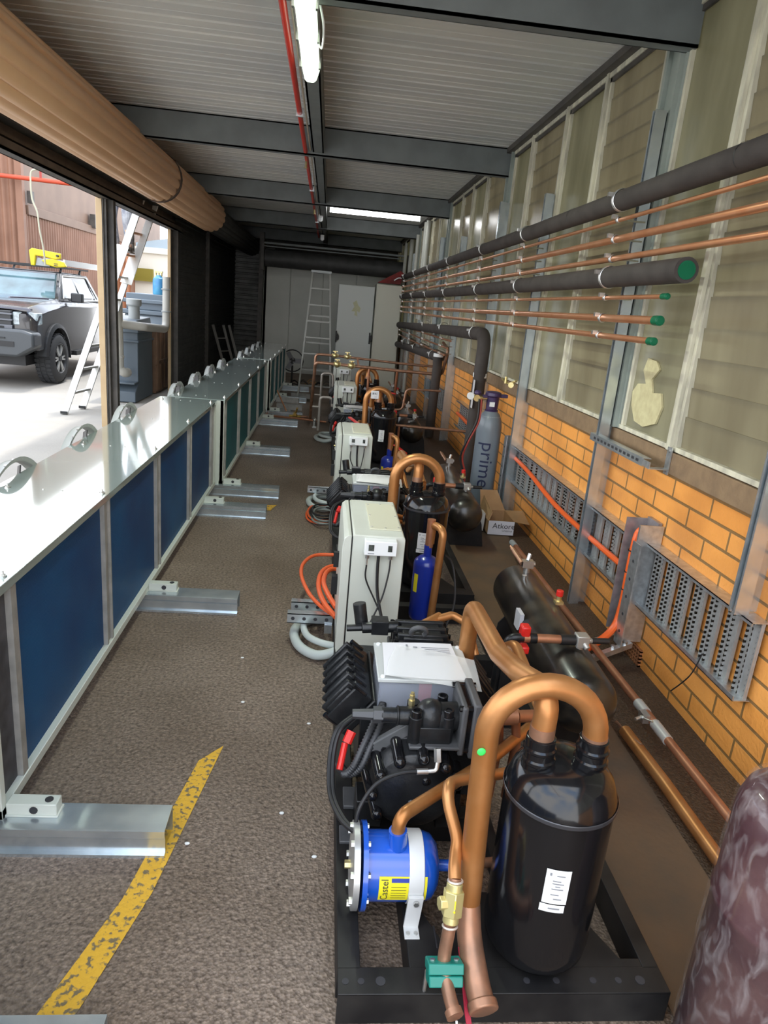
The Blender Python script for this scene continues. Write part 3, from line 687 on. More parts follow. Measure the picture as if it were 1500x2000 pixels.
g = G(); [g.lathe((1.55, y, 2.425), (0, 1, 0), [(.0545, 0), (.0555, .004), (.0545, .008)], n=24, cap=False) for y in (0.9, 2.8, 4.75, 6.7, 8.6, 10.5)]; put('insulation_joint', g, RUB, parent=t)
wallpipe('copper_pipe', -1, 16, 2.325, .011, COPPER, 'thin copper pipe just below the highest insulated pipe', CN)
wallpipe('copper_pipe', -1, 16, 2.225, .019, COPPER, 'thicker copper pipe in the middle of the upper three copper pipes', CN)
wallpipe('copper_pipe', -1, 16, 2.123, .016, COPPER, 'lowest of the upper three copper pipes, just above the green ended insulated pipe', CN)
t = wallpipe('insulated_pipe', 3.10, 16.2, 2.025, .056, FOAM, 'black insulated pipe ending in a round green cap by the windows', IN, cap='insul')
g = G(); [g.lathe((1.55, y, 2.025), (0, 1, 0), [(.0565, 0), (.0575, .004), (.0565, .008)], n=24, cap=False) for y in (5.4, 7.1, 9.1)]; put('insulation_joint', g, RUB, parent=t)
wallpipe('copper_pipe', 3.25, 16, 1.915, .011, COPPER, 'thin copper pipe with dark end cap, just below the green ended insulated pipe', CN, cap=1)
wallpipe('copper_pipe', 3.28, 16, 1.805, .020, COPPER, 'thickest capped copper pipe, with a bright green end cap', CN, cap=1)
wallpipe('copper_pipe', 3.30, 16, 1.708, .016, COPPER, 'lowest capped copper pipe crossing the windows', CN, cap=1)
# insulated pipes that drop to the machines
def drop(y, z, zb, label, x=1.55, r=.066, zf=None):
    t = thing('insulated_pipe', label, 'pipe', (x, y, 0), IN)
    g = G(); g.tube([(x, 15.9, zf or z - .1), (x, y, z), (x - .01, y + .05, zb)], r, n=22, fil=.14, k=8); put('pipe', g, FOAM, parent=t)
    clamp(t, y + .5, z - .003, r, x); clamp(t, y + 2.6, z - .02, r, x); clamp(t, y + 4.4, z - .03, r, x) if y + 4.4 < 15.5 else None
    g = G(); g.lathe((x, y + .02, 1.16), (0, 0, 1), [(r + .001, 0), (r + .004, .002), (r + .004, .045), (r + .001, .047)], n=24, cap=False); put('tape_band', g, PLASTICW, parent=t)
    return t
t = drop(6.95, 1.585, 0.02, 'black insulated pipe turning down to the floor behind the grey gas bottle', zf=1.42)
g = G(); g.prism([(6.86, .86), (6.93, .86), (6.93, 1.14), (6.86, 1.14)], 'X', 1.483, 1.486); put('paper_label', g, PAPER, parent=t)
t2 = drop(9.75, 1.16, 0.02, 'farther black insulated pipe turning down to the floor by the brick wall', zf=1.0)
for yy, z in ((8.9, 1.42), (9.1, 1.32), (9.3, 1.22)):
    wallpipe('copper_pipe', yy, 15.9, z, .012, COPPERD, {8.9: 'dull copper pipe close below the insulated pipe that drops behind the gas bottle', 9.1: 'dull copper pipe, middle of the three beside the farther drop', 9.3: 'dull copper pipe just above the farther insulated drop pipe'}[yy], CN)
# spare hanging things round the gas bottle: valve on sill
g = G(); g.tube(spline([(1.70, 6.15, 1.22), (1.66, 6.0, 1.24), (1.62, 6.1, 1.20), (1.60, 6.25, 1.23), (1.66, 6.3, 1.2)]), .010, n=8); g.cyl((1.62, 6.0, 1.2), (1.66, 6.1, 1.2), .025); g.cyl((1.6, 6.12, 1.2), (1.6, 6.12, 1.26), .012)
put('pipe_fitting', g, BRASS, label='tangled brass fittings lying by the sill behind the gas bottle', cat='fitting')

# ---- perforated arm at sill height
t = thing('wall_strut', 'short perforated galvanised strut arm bolted across at sill height', 'strut', (1.70, 3.8, 1.08))
g = G(); g.box(1.655, 1.66, 3.37, 4.12, 1.082, 1.125); g.box(1.66, 1.70, 3.37, 4.12, 1.122, 1.126); g.box(1.66, 1.70, 3.37, 4.12, 1.081, 1.085); put('channel', g, GALVB, parent=t)
g = G(); [g.box(1.6535, 1.6552, 3.42 + k * .055, 3.45 + k * .055, 1.097, 1.111) for k in range(12)]; put_each('slot', g, INK, t)
g = G(); g.box(1.66, 1.765, 3.30, 3.345, 1.083, 1.088); g.box(1.762, 1.768, 3.30, 3.345, 1.06, 1.20); g.box(1.655, 1.66, 3.29, 3.37, 1.09, 1.12); put('angle_bracket', g, GALV, parent=t)
g = G(); g.cyl((1.768, 3.32, 1.18), (1.756, 3.32, 1.18), .009, n=6); g.cyl((1.768, 3.32, 1.075), (1.756, 3.32, 1.075), .009, n=6); put('bolt', g, STEEL, parent=t)

# ---- perforated cable trays on the brick
def tray(y0, y1, z0, z1, label, slats):
    t = thing('cable_tray', label, 'cable tray', (1.77, (y0 + y1) / 2, z0), 'perforated cable trays fixed to the brick wall')
    g = G(); g.box(1.722, 1.798, y0, y1, z1 - .004, z1); g.box(1.722, 1.725, y0, y1, z1 - .016, z1)
    g.box(1.722, 1.798, y0, y1, z0, z0 + .004); g.box(1.722, 1.726, y0, y1, z0, z0 + .022); put('side_rail', g, GALV, parent=t)
    p = (y1 - y0) / slats
    for k in range(slats):
        g = G(); a = y0 + k * p + .004; b = a + p * .66
        g.box(1.778, 1.784, a, b, z0 + .004, z1 - .004)
        for q in (0.02, .5, .9): g.box(1.770, 1.784, a + (b - a) * q, a + (b - a) * q + .008, z0 + .004, z1 - .004)
        put('tray_slat', g, TRAYM, parent=t)
    return t
tray(2.34, 3.30, .345, .695, 'perforated cable tray nearest the camera with brick showing through its slots', 7)
tray(3.44, 6.08, .34, .665, 'long perforated cable tray holding an orange conduit, behind the floor standing strut', 20)
tray(7.3, 8.95, .36, .68, 'perforated cable tray seen beyond the insulated drop pipe', 12)
tray(10.1, 12.5, .36, .68, 'farthest perforated cable tray low on the brick wall', 14)
# vertical tray piece and bracket
t = thing('cable_riser', 'vertical galvanised cable riser with punched sides dropping from the tray', 'cable tray', (1.72, 3.37, 0.1))
g = G(); g.box(1.775, 1.795, 3.30, 3.43, .12, .80); g.box(1.66, 1.795, 3.425, 3.432, .14, .79); put('back_plate', g, mat('riser_plate', (0.30, 0.28, 0.29), .4, .6, (.42, .40, .41), 20), parent=t)
g = G(); g.prism([(3.272, .13), (3.285, .13), (3.285, .79), (3.272, .79)], 'X', 1.665, 1.795); g.box(1.655, 1.662, 3.21, 3.30, .12, .70); put('side_flange', g, GALV, parent=t)
g = G(); [g.cyl((1.653, 3.255, .2 + k * .1), (1.656, 3.255, .2 + k * .1), .009, n=10) for k in range(5)]; put('punched_holes', g, INK, parent=t)
g = G(); g.bar((1.74, 3.27, .115), (1.22, 3.02, .055), .03, .03); g.bar((1.74, 3.42, .10), (1.25, 3.2, .05), .03, .03); put('floor_bracket', g, GALV, parent=t)
g = G(); [g.cyl((x, y, z), (x, y, z + .02), .012, n=6) for x, y, z in ((1.70, 3.25, .12), (1.62, 3.22, .11), (1.3, 3.06, .07))]; put('bolt', g, STEEL, parent=t)
t = thing('cable_post', 'punched galvanised post closing the tray end beside the carton', 'cable tray', (1.70, 6.1, 0.05))
g = G(); g.box(1.655, 1.662, 6.02, 6.10, .02, .74); g.box(1.66, 1.795, 6.095, 6.10, .02, .74); put('flange', g, GALV, parent=t)
g = G(); [g.cyl((1.653, 6.06, .1 + k * .09), (1.656, 6.06, .1 + k * .09), .009, n=10) for k in range(7)]; g.cyl((1.653, 6.06, .0), (1.653, 6.06, .001), .001); put('punched_holes', g, INK, parent=t)
# orange conduits
def conduit(pts, r, label, m=ORANGE, name='conduit', cat='conduit', k=8):
    g = G(); g.tube(spline(pts, k), r, n=10); return put(name, g, m, label=label, cat=cat)
conduit([(1.745, 6.02, .56), (1.745, 5.5, .535), (1.745, 4.8, .47), (1.745, 4.2, .46), (1.745, 3.62, .465), (1.75, 3.48, .47)], .018, 'orange conduit running through the long tray behind the floor standing strut')
conduit([(1.735, 3.38, .74), (1.70, 3.36, .70), (1.69, 3.35, .5), (1.685, 3.34, .32), (1.64, 3.30, .19), (1.5, 3.22, .12), (1.3, 3.1, .10), (1.12, 3.05, .09)], .020, 'orange conduit curving down the vertical riser towards the black receiver tank')
g = G()
for s, z in ((3.36, .62), (3.355, .5), (3.35, .4)): g.lathe((1.69, s, z), (0, 0, 1), [(.021, 0), (.0225, .001), (.0225, .006), (.021, .007)], n=12, cap=False)
put('cable_tie', g, RUB, label='black cable ties round the orange conduit in the riser', cat='cable tie')
conduit([(1.745, 8.9, .52), (1.745, 8.2, .50), (1.745, 7.4, .46)], .022, 'orange conduit in the farther tray beyond the drop pipe')
conduit([(1.77, 4.9, 1.0), (1.77, 4.95, .92), (1.775, 4.93, .8), (1.77, 4.96, .72)], .004, 'thin black lead hanging down the bricks behind a strut', m=RUB, name='cable', cat='cable') if 0 else None
conduit([(1.72, 2.60, .42), (1.70, 2.62, .3), (1.69, 2.72, .16)], .003, 'thin black wire hanging below the nearest cable tray', m=RUB, name='wire', cat='wire')
# stuck plaster remnant on the glass
g = G(); import itertools
E1 = [(3.93, 1.33), (3.86, 1.25), (3.74, 1.235), (3.60, 1.275), (3.56, 1.37), (3.60, 1.44), (3.70, 1.43), (3.74, 1.50), (3.67, 1.56), (3.72, 1.60), (3.83, 1.61), (3.86, 1.54), (3.80, 1.47), (3.90, 1.46), (3.95, 1.41)]
g.prism(E1, 'X', 1.795, 1.806); put('plaster_patch', g, mat('plaster_patch', (0.62, 0.57, 0.33), .8, 0, (.52, .46, .26), 20, .3, 60), label='pale torn patch stuck on the window pane by the strut with the arm', cat='patch')

# ---- floor items between machines and wall
g = G(); g.prism([(1.03, 1.2), (1.38, 1.2), (1.40, 2.55), (1.42, 4.2), (1.62, 5.45), (1.06, 5.45), (1.04, 3.8)], 'Z', .002, .008); put('floor_board', g, BOARD, label='long dusty brown sheet lying on the floor between machines and wall', cat='board')
t = thing('copper_pipe', 'long bare copper pipe lying along the foot of the brick wall', 'pipe', (1.5, 3.3, .1))
g = G(); g.tube([(1.47, 4.72, .15), (1.50, 3.3, .13), (1.53, 1.75, .12)], .019, n=16); put('pipe', g, COPPERD, parent=t)
g = G(); g.cyl((1.468, 4.80, .15), (1.470, 4.70, .15), .022, n=16); put('pipe_socket', g, GREYP, parent=t)
g = G(); g.cyl((1.515, 2.50, .125), (1.517, 2.38, .123), .023, n=14); g.cyl((1.51, 2.66, .127), (1.512, 2.58, .126), .024, n=14); put_each('tape_wrap', g, mat('silver_tape', (.50, .50, .48), .4, .3), t)
g = G(); g.box(1.47, 1.50, 2.52, 2.57, .11, .15); g.cyl((1.47, 2.54, .13), (1.44, 2.53, .125), .008); g.cyl((1.46, 2.5, .15), (1.48, 2.46, .16), .004); put('valve', g, STEEL, parent=t)
g = G(); g.tube([(1.42, 2.56, .045), (1.435, 2.2, .045), (1.44, 1.66, .045)], .027, n=16); put('copper_pipe', g, COPPERT, label='shorter thicker copper pipe lying on the brown sheet near the brown cylinder', cat='pipe')
g = G(); g.tube([(1.405, 2.62, .05), (1.41, 2.5, .06), (1.43, 2.42, .07)], .007, n=8); put('copper_pipe', g, COPPERP, label='thin copper stub lying against the taped valve', cat='pipe')
# second small pipe with socket near the gas bottle
t = thing('copper_pipe', 'short copper stub with silver valve standing on the receiver', 'pipe', (1.2, 3.6, .4)) if 0 else None

# ---- big film wrapped brown-red cylinder bottom right
t = thing('wrapped_cylinder', 'large dark red cylinder wrapped in clear film by the brick wall', 'cylinder', (1.112, 1.150, 0))
g = G(); R = .160
prof = [(R * .96, 0), (R, .02), (R, .52), (R + .004, .528), (R + .004, .54), (R, .548), (R, .735), (R * .985, .77), (R * .92, .803), (R * .78, .825), (R * .5, .84), (.01, .845)]
g.lathe((1.112, 1.150, .0), (0, 0, 1), prof, n=48); put('shell', g, DRED, parent=t)
def film():
    m = bpy.data.materials.new('clear_film'); m.use_nodes = True; nt = m.node_tree; b = nt.nodes['Principled BSDF']; L = nt.links.new
    b.inputs['Base Color'].default_value = (.85, .82, .82, 1); b.inputs['Roughness'].default_value = .12
    tcn = _n(nt, 'ShaderNodeTexCoord'); mp = _n(nt, 'ShaderNodeMapping'); mp.inputs['Scale'].default_value = (1, 1, .45); mp.inputs['Rotation'].default_value = (.5, .3, 0); L(tcn.outputs['Object'], mp.inputs[0])
    n = _n(nt, 'ShaderNodeTexNoise'); n.inputs['Scale'].default_value = 26; n.inputs['Detail'].default_value = 7; n.inputs['Distortion'].default_value = 1.2; L(mp.outputs[0], n.inputs['Vector'])
    r = _n(nt, 'ShaderNodeValToRGB'); r.color_ramp.elements[0].position = .47; r.color_ramp.elements[1].position = .80
    r.color_ramp.elements[0].color = (.02, .02, .02, 1); r.color_ramp.elements[1].color = (.24, .24, .24, 1); L(n.outputs['Fac'], r.inputs[0]); L(r.outputs[0], b.inputs['Alpha'])
    bp = _n(nt, 'ShaderNodeBump'); bp.inputs['Strength'].default_value = 1; bp.inputs['Distance'].default_value = .012; L(n.outputs['Fac'], bp.inputs['Height']); L(bp.outputs[0], b.inputs['Normal'])
    return m
g = G(); R2 = R + .006
g.lathe((1.112, 1.150, .0), (0, 0, 1), [(R2, 0.0)] + [(R2, .05 * q) for q in range(1, 15)] + [(R2, .735), (R2 * .985, .772), (R2 * .92, .809), (R2 * .78, .833), (R2 * .5, .848), (.01, .855)], n=72, cap=False)
for v in g.bm.verts:
    d = noise.noise(v.co * 14) * .004; c = Vector((1.112, 1.150, v.co.z)); r = (v.co - c); v.co = c + r * (1 + d / .18) if r.length > .02 else v.co
put('film_wrap', g, film(), parent=t)
g = G(); c = Vector((1.112, 1.150, 0)); an = math.radians(250)
def oncyl(a0, z0, R):
    return lambda x, y: (1.365 + math.cos(a0 + x / R) * R, 1.50 + math.sin(a0 + x / R) * R, z0 + y)
rows = []
for zz in (0, .012, .024): rows.append([(1.365 + math.cos(an + q * .04) * (R2 + .003), 1.50 + math.sin(an + q * .04) * (R2 + .006), .70 + zz - q * .002) for q in range(7)])
g.sheet(rows); lb = put('small_label', g, PLASTICW, parent=t)
g = G(); g.text('6 H J', .016, lambda x, y: oncyl(an + .03, .706, R2 + .0075)(x, y)); put('label_lettering', g, INKG, parent=lb)

# ---- grey gas bottle leaning at the wall, writing down its side
t = thing('gas_bottle', 'grey gas bottle with dark lettering down its side and purple valve guard', 'gas bottle', (1.53, 6.22, 0.0))
g = G(); R = .115; X, Y = 1.53, 6.22; K = .93
g.lathe((X, Y, .012), (0, 0, 1), [(R * .9, 0), (R, .015), (R, .74), (R * .985, .79), (R * .9, .845), (R * .7, .895), (R * .45, .925), (.035, .95)], n=40); put('bottle', g, BLUEGREY, parent=t)
g = G(); g.lathe((X, Y, .93), (0, 0, 1), [(.058, 0), (.062, .012), (.045, .02)], n=24); put('neck_ring', g, PURP, parent=t)
g = G(); g.lathe((X, Y, .945), (0, 0, 1), [(.052, 0), (.058, .10), (.060, .115), (.075, .125), (.072, .155), (.052, .165)], n=24); g.box(X + .03, X + .13, Y - .03, Y + .02, 1.06, 1.09); g.box(X - .1, X - .04, Y - .03, Y + .02, 1.05, 1.075); gd = put('valve_guard', g, PURP, parent=t, bevel=.004)
g = G(); g.box(X - .04, X + .005, Y - .075, Y - .06, .98, 1.02); put('guard_tag', g, PLASTICW, parent=t)
g = G(); g.lathe((X, Y, .885), (0, 0, 1), [(.091, 0), (.072, .028)], n=30, cap=False)
for f in [f for f in g.bm.faces if not (f.calc_center_median().y < Y - .03)]: g.bm.faces.remove(f)
put('shoulder_sticker', g, mat('sticker_grey', (.5, .52, .52), .4), parent=t)
a0 = math.radians(254)
g = G(); g.text('prime', .175, lambda x, y: (X + math.cos(a0 + (y - .04) / R) * (R + .0025), Y + math.sin(a0 + (y - .04) / R) * (R + .0025), .66 - x), sx=1.05)
put('lettering', g, mat('navy_ink', (0.012, 0.018, 0.06), .4), parent=t)
DX = .11
t2 = thing('gas_regulator', 'gas regulator with purple cap and hoses beside the grey bottle', 'regulator', (1.36, 6.2, 1.0))
g = G(); g.cyl((1.478, 6.22, 1.045), (1.34, 6.2, 1.045), .018, n=14); g.cyl((1.37, 6.16, 1.045), (1.37, 6.25, 1.045), .03, n=16); put('body', g, BRASS, parent=t2)
g = G(); g.sph((1.38, 6.2, 1.09), .034, (1, 1, .75), 16); put('cap', g, PURP, parent=t2)
g = G(); g.cyl((1.31, 6.16, 1.06), (1.31, 6.185, 1.06), .032, n=18); put('gauge', g, PLASTICW, parent=t2)
for k, (dx, c) in enumerate(((0, RUB), (.02, REDS))):
    g = G(); g.tube(spline([(1.39 + dx, 6.15, 1.04), (1.38 + dx, 6.1, .85), (1.30 + dx, 6.07, .66), (1.27 + dx, 6.1, .5), (1.31 + dx, 6.08, .33), (1.27 + dx, 6.05, .03)]), .008, n=8); put('hose', g, c, parent=t2)
# ---- carton
t = thing('carton', 'open cardboard carton with a printed white front beneath the gas bottle', 'carton', (1.53, 5.55, 0.016))
g = G(); X0, X1, Y0, Y1, H = 1.425, 1.645, 5.38, 5.72, .135
for b in ((X0, X0 + .004, Y0, Y1), (X1 - .004, X1, Y0, Y1), (X0, X1, Y1 - .004, Y1), (X0, X1, Y0 + .001, Y0 + .004)): g.box(*b, .016, H)
g.box(X0, X1, Y0, Y1, .016, .02); put('box_body', g, CARD, parent=t)
g = G(); g.box(X0 + .0, X1 - .0, Y0 - .002, Y0 + .001, .016, H); fr = put('white_front', g, mat('white_print', (.62, .63, .68), .5), parent=t)
g = G(); g.text('Atkore', .066, lambda x, y: (X0 + .035 + x, Y0 - .0035, .072 + y)); g.text('Unistrut', .026, lambda x, y: (X0 + .12 + x, Y0 - .0035, .045 + y)); put('print_lettering', g, INK, parent=fr)
g = G()
g.hexa([(X0, Y1, H), (X1, Y1, H), (X1, Y1 + .004, H), (X0, Y1 + .004, H), (X0, Y1 + .1, H + .15), (X1 - .06, Y1 + .12, H + .15), (X1 - .06, Y1 + .124, H + .15), (X0, Y1 + .104, H + .15)])
g.hexa([(X1, Y0, H), (X1 + .12, Y0 - .03, H - .01), (X1 + .13, Y1 - .1, H + .03), (X1, Y1, H), (X1, Y0, H + .003), (X1 + .12, Y0 - .03, H - .007), (X1 + .13, Y1 - .1, H + .033), (X1, Y1, H + .003)])
g.hexa([(X0, Y0, H), (X0, Y1, H), (X0 - .01, Y1, H), (X0 - .01, Y0, H), (X0 + .03, Y0 + .03, H + .06), (X0 + .02, Y1, H + .13), (X0 + .016, Y1, H + .13), (X0 + .026, Y0 + .03, H + .06)])
put('carton_flap', g, CARD, parent=t)
g = G(); g.hexa([(X0 - .12, 5.44, .05), (X0 - .02, 5.46, .016), (X0 - .02, 5.58, .016), (X0 - .12, 5.56, .05), (X0 - .13, 5.44, .20), (X0 - .015, 5.46, .17), (X0 - .015, 5.58, .17), (X0 - .13, 5.56, .20)])
put('white_carton', g, mat('carton_white', (.58, .58, .55), .5), label='crumpled pale printed bag squeezed between black tank and carton', cat='bag')

# ================================================================== COMPRESSOR RACKS
def nutface(g, c, ax, r=.011, h=.008):
    c = V(c); g.cyl(c, c + V(ax).normalized() * h, r, n=6)
def build_unit(label, tag_=None):
    t = thing('compressor_rack', label, 'compressor rack', (.56, 2.5, 0), 'compressor racks along the brick wall')
    # ---- steel skid
    g = G()
    def ch(x0, x1, y0, y1, z1=.10):  # inverted channel
        g.box(x0, x1, y0, y1, z1 - .006, z1)
        if x1 - x0 > y1 - y0: g.box(x0, x1, y0, y0 + .006, 0, z1 - .001); g.box(x0, x1, y1 - .006, y1, 0, z1 - .001)
        else: g.box(x0, x0 + .006, y0, y1, 0, z1 - .001); g.box(x1 - .006, x1, y0, y1, 0, z1 - .001)
    ch(.125, 1.0, 1.30, 1.375); ch(.125, .185, 1.37, 3.72); ch(.955, 1.0, 1.37, 3.72); ch(.125, 1.0, 3.66, 3.72); ch(.185, .955, 2.62, 2.67); ch(.185, .955, 3.05, 3.11)
    ch(.185, .62, 1.93, 1.99)
    g.prism([(.315, 1.37), (.955, 1.37), (.955, 1.40), (.90, 1.40), (.80, 1.62), (.50, 1.62), (.42, 1.44), (.365, 1.56), (.365, 1.93), (.315, 1.93)], 'Z', .093, .0995)
    g.box(.315, .321, 1.37, 1.93, 0, .094); g.box(.47, .50, 2.0, 3.05, .02, .10); g.box(.62, .66, 1.62, 2.62, .04, .10)
    fr = put('skid_frame', g, BLACKM, parent=t, bevel=.002)
    g = G()
    for x in (.145, .185, .235, .62, .70, .80, .87, .93): g.cyl((x, 1.335, .1002), (x, 1.335, .1012), .009 if x not in (.235, .93) else .013, n=12)
    g.box(.44, .50, 1.405, 1.409, .0996, .1006); g.box(.66, .76, 1.395, 1.399, .0996, .1006); g.box(.395, .399, 1.43, 1.50, .0996, .1006)
    put_each('frame_hole', g, INK, fr)
    # ---- suction accumulator
    X, Y, R = .665, 1.45, .140
    g = G(); g.lathe((X, Y, .1), (0, 0, 1), [(R * .45, 0), (R * .8, .012), (R * .97, .045), (R, .08), (R, .50), (R + .004, .502), (R + .004, .512), (R * .985, .53), (R * .9, .562), (R * .7, .588), (R * .4, .60), (.01, .603)], n=44)
    acc = put('accumulator', g, BLACK, parent=t, ang=50)
    g = G(); g.lathe((X, Y, .601), (0, 0, 1), [(R + .0045, 0), (R + .0062, .002), (R + .0062, .011), (R + .0045, .013)], n=44, cap=False)
    put('weld_band', g, mat('band_dark', (.05, .05, .055), .25, .3), parent=acc)
    for x in (X - .073, X + .065):
        g = G(); g.lathe((x, Y, .672), (0, 0, 1), [(.040, 0), (.040, .02), (.0435, .024), (.0435, .032), (.039, .036), (.039, .052), (.042, .056), (.042, .062), (.037, .066), (.037, .088), (.034, .09)], n=26)
        put('inlet_socket', g, BLACK, parent=acc)
    a0 = math.radians(250)
    g = G()
    def on(Rr): return lambda x, y: (X + math.cos(a0 + x / R) * Rr, Y + math.sin(a0 + x / R) * Rr, y)
    def patch(Rr, x0, x1, z0, z1):
        g.sheet([[on(Rr)(x0 + (x1 - x0) * q / 6, z) for q in range(7)] for z in (z0, z1)])
    patch(R + .0016, -.006, .054, .378, .480); patch(R + .0016, -.009, .052, .352, .375)
    lb = put('white_label', g, PLASTICW, parent=acc)
    g = G()
    for q, zz in enumerate((.462, .446, .438, .430, .422, .405, .392)): patch(R + .0026, .012 if q % 3 else .02, .040 - (q % 2) * .008, zz, zz + .0028)
    patch(R + .0026, .003, .008, .462, .470); patch(R + .0026, .012, .04, .362, .366)
    put('label_print', g, INKG, parent=lb)
    # ---- suction riser over the top and down into the accumulator
    xl, xr, rp = .452, X + .065, .031
    rad = (xr - xl) / 2; xc = (xl + xr) / 2; zc = .765
    g = G(); P = [(.485, 1.205, .155), (.472, 1.27, .18), (.455, 1.375, .255), (.450, 1.40, .33)]
    P = spline([(.470, 1.222, .160), (.462, 1.275, .182), (.454, 1.35, .232), (.452, 1.395, .29)], 5)
    lowp = list(P)
    g.tube(lowp, rp + .001, n=22); lo = put('suction_elbow', g, COPPERP, parent=t, ang=60)
    g = G(); g.cyl(V(P[0]) + Vector((.002, -.012, -.004)), V(P[0]) + Vector((-.001, .010, .004)), .037, n=26); put('end_cap', g, COPPERP, parent=lo, bevel=.004)
    g = G(); g.tube([(xl, 1.395, .285), (xl, 1.43, .55), (xl, 1.45, zc)] + [(xc - math.cos(a) * rad, 1.45, zc + math.sin(a) * rad) for a in [i / 16 * PI for i in range(1, 17)]], rp, n=26)
    put('suction_pipe', g, COPPERT, parent=t, ang=60)
    g = G(); g.tube([(xr, 1.45, zc + .005), (xr, 1.45, .742)], rp + .0012, n=26); put('heated_joint', g, COPPERP, parent=t)
    g = G(); xi = X - .073
    g.tube([(xi, 1.45, .742), (xi + .004, 1.455, .885), (.568, 1.62, .842), (.562, 1.80, .80), (.565, 2.20, .775), (.58, 2.26, .40)], rp * .97, n=22, fil=[.05, .06, .08, .07], k=6)
    put('compressor_suction_pipe', g, COPPERT, parent=t, ang=60)
    g = G(); g.tube([(xi, 1.45, .742), (xi, 1.452, .79)], rp + .0008, n=24); put('heated_joint', g, COPPERP, parent=t)
    g = G(); g.tube([(.665, 1.66, .70), (.66, 1.70, .10)], .018, n=16); g.tube([(.665, 1.66, .70), (.64, 1.9, .78), (.60, 2.0, .7)], .018, n=12, fil=.04); put('oil_return_pipe', g, COPPERT, parent=t)
    # ---- liquid line with check valve and green clamp
    g = G(); g.tube(spline([(.70, 1.80, .40), (.56, 1.70, .45), (.43, 1.60, .505), (.402, 1.555, .515), (.400, 1.52, .49), (.413, 1.45, .45), (.408, 1.42, .43), (.400, 1.385, .415), (.398, 1.36, .40)], 6), .0165, n=16)
    put('liquid_pipe', g, COPPERT, parent=t, ang=60)
    g = G(); g.tube(spline([(.398, 1.36, .405), (.394, 1.335, .365), (.388, 1.315, .29), (.381, 1.295, .215), (.386, 1.25, .185), (.396, 1.195, .168)], 6), .0165, n=16); lp = put('liquid_pipe_end', g, COPPERP, parent=t, ang=60)
    g = G(); g.cyl((.397, 1.19, .167), (.393, 1.205, .171), .021, n=20); put('end_cap', g, COPPERP, parent=lp)
    g = G(); c = Vector((.393, 1.333, .358)); d = (Vector((.399, 1.365, .42)) - Vector((.388, 1.315, .29))).normalized()
    g.cyl(c - d * .03, c + d * .03, .027, n=6); g.cyl(c - d * .048, c - d * .028, .020, n=14); g.cyl(c + d * .028, c + d * .048, .020, n=14)
    g.cyl(c, c + Vector((-.036, -.006, .004)), .017, n=6)
    cv = put('check_valve', g, mat('brass_pale', (.68, .60, .27), .38, .6), parent=t, bevel=.002)
    g = G(); f = (Vector((0, -1, .42))).normalized(); u = d; s_ = u.cross(f)
    g.obox(c + f * .0265 + u * .004, s_, u, f, .0016, .010, .0006); g.sph(c + f * .0265 - u * .012, .003, n=8); put('flow_arrow', g, YEL, parent=cv)
    for q in (c + d * .052, c - d * .056):
        g = G(); g.tube([q + (Vector((1, 0, 0)) * math.cos(a) + d.cross(Vector((1, 0, 0))).normalized() * math.sin(a)) * .0175 for a in [i / 14 * 2 * PI for i in range(14)]], .003, n=6, closed=True); put('solder_ring', g, mat('solder', (.70, .62, .55), .4, .5), parent=cv)
    g = G(); c = Vector((.382, 1.283, .195)); fr_ = Vector((0, -.86, .5)).normalized(); uu = Vector((1, 0, 0)).cross(fr_) * -1
    g.obox(c + uu * .0135, (1, 0, 0), uu, fr_, .044, .0125, .028); g.obox(c - uu * .0135, (1, 0, 0), uu, fr_, .042, .0125, .028)
    gc = put('pipe_clamp_green', g, GREEN, parent=t, bevel=.003)
    g = G(); [g.cyl(c + uu * .026 + Vector((x, 0, 0)), c + uu * .0285 + Vector((x, 0, 0)), .007, n=10) for x in (-.03, .03)]; g.cyl((.345, 1.31, .09), (.345, 1.31, .165), .005, n=8); g.cyl((.42, 1.31, .09), (.42, 1.31, .165), .005, n=8); put('clamp_bolt', g, STEEL, parent=gc)
    # ---- horizontal blue filter shell with white strap bracket
    yc, zf, Rf = 1.60, .215, .094
    g = G(); g.lathe((.185, yc, zf), (1, 0, 0), [(.118, 0), (.118, .014), (Rf, .016), (Rf, .16), (Rf * 1.0, .175), (Rf * .93, .20), (Rf * .7, .218), (Rf * .3, .226), (.016, .228), (.016, .29)], n=40)
    g.cyl((.285, yc - .02, zf + Rf - .01), (.280, yc - .02, zf + Rf + .045), .026, n=18)
    fs = put('filter_shell', g, BLUE, parent=t, ang=50)
    g = G(); g.lathe((.160, yc, zf), (1, 0, 0), [(.08, -.004), (.117, 0), (.117, .017), (.1, .018)], n=36); put('end_flange', g, mat('flange_alu', (.60, .61, .60), .35, .7), parent=fs)
    g = G()
    for k in range(8):
        a = k * PI / 4 + .3; q = Vector((.160, yc + math.cos(a) * .103, zf + math.sin(a) * .103)); nutface(g, q + Vector((-.009, 0, 0)), (1, 0, 0), .010, .010); g.cyl(q + Vector((.03, 0, 0)), q + Vector((.046, 0, 0)), .008, n=6)
    put_each('flange_bolt', g, STEEL, fs)
    g = G(); nutface(g, (.140, yc, zf), (1, 0, 0), .012, .016); put('drain_plug', g, BRASS, parent=fs)
    g = G(); g.lathe((.315, yc, zf), (1, 0, 0), [(Rf + .002, 0), (Rf + .004, .001), (Rf + .004, .042), (Rf + .002, .043)], n=36, cap=False)
    q = G(); 
    g.box(.316, .357, yc - Rf - .035, yc - Rf - .031, .12, zf - .01) if 0 else None
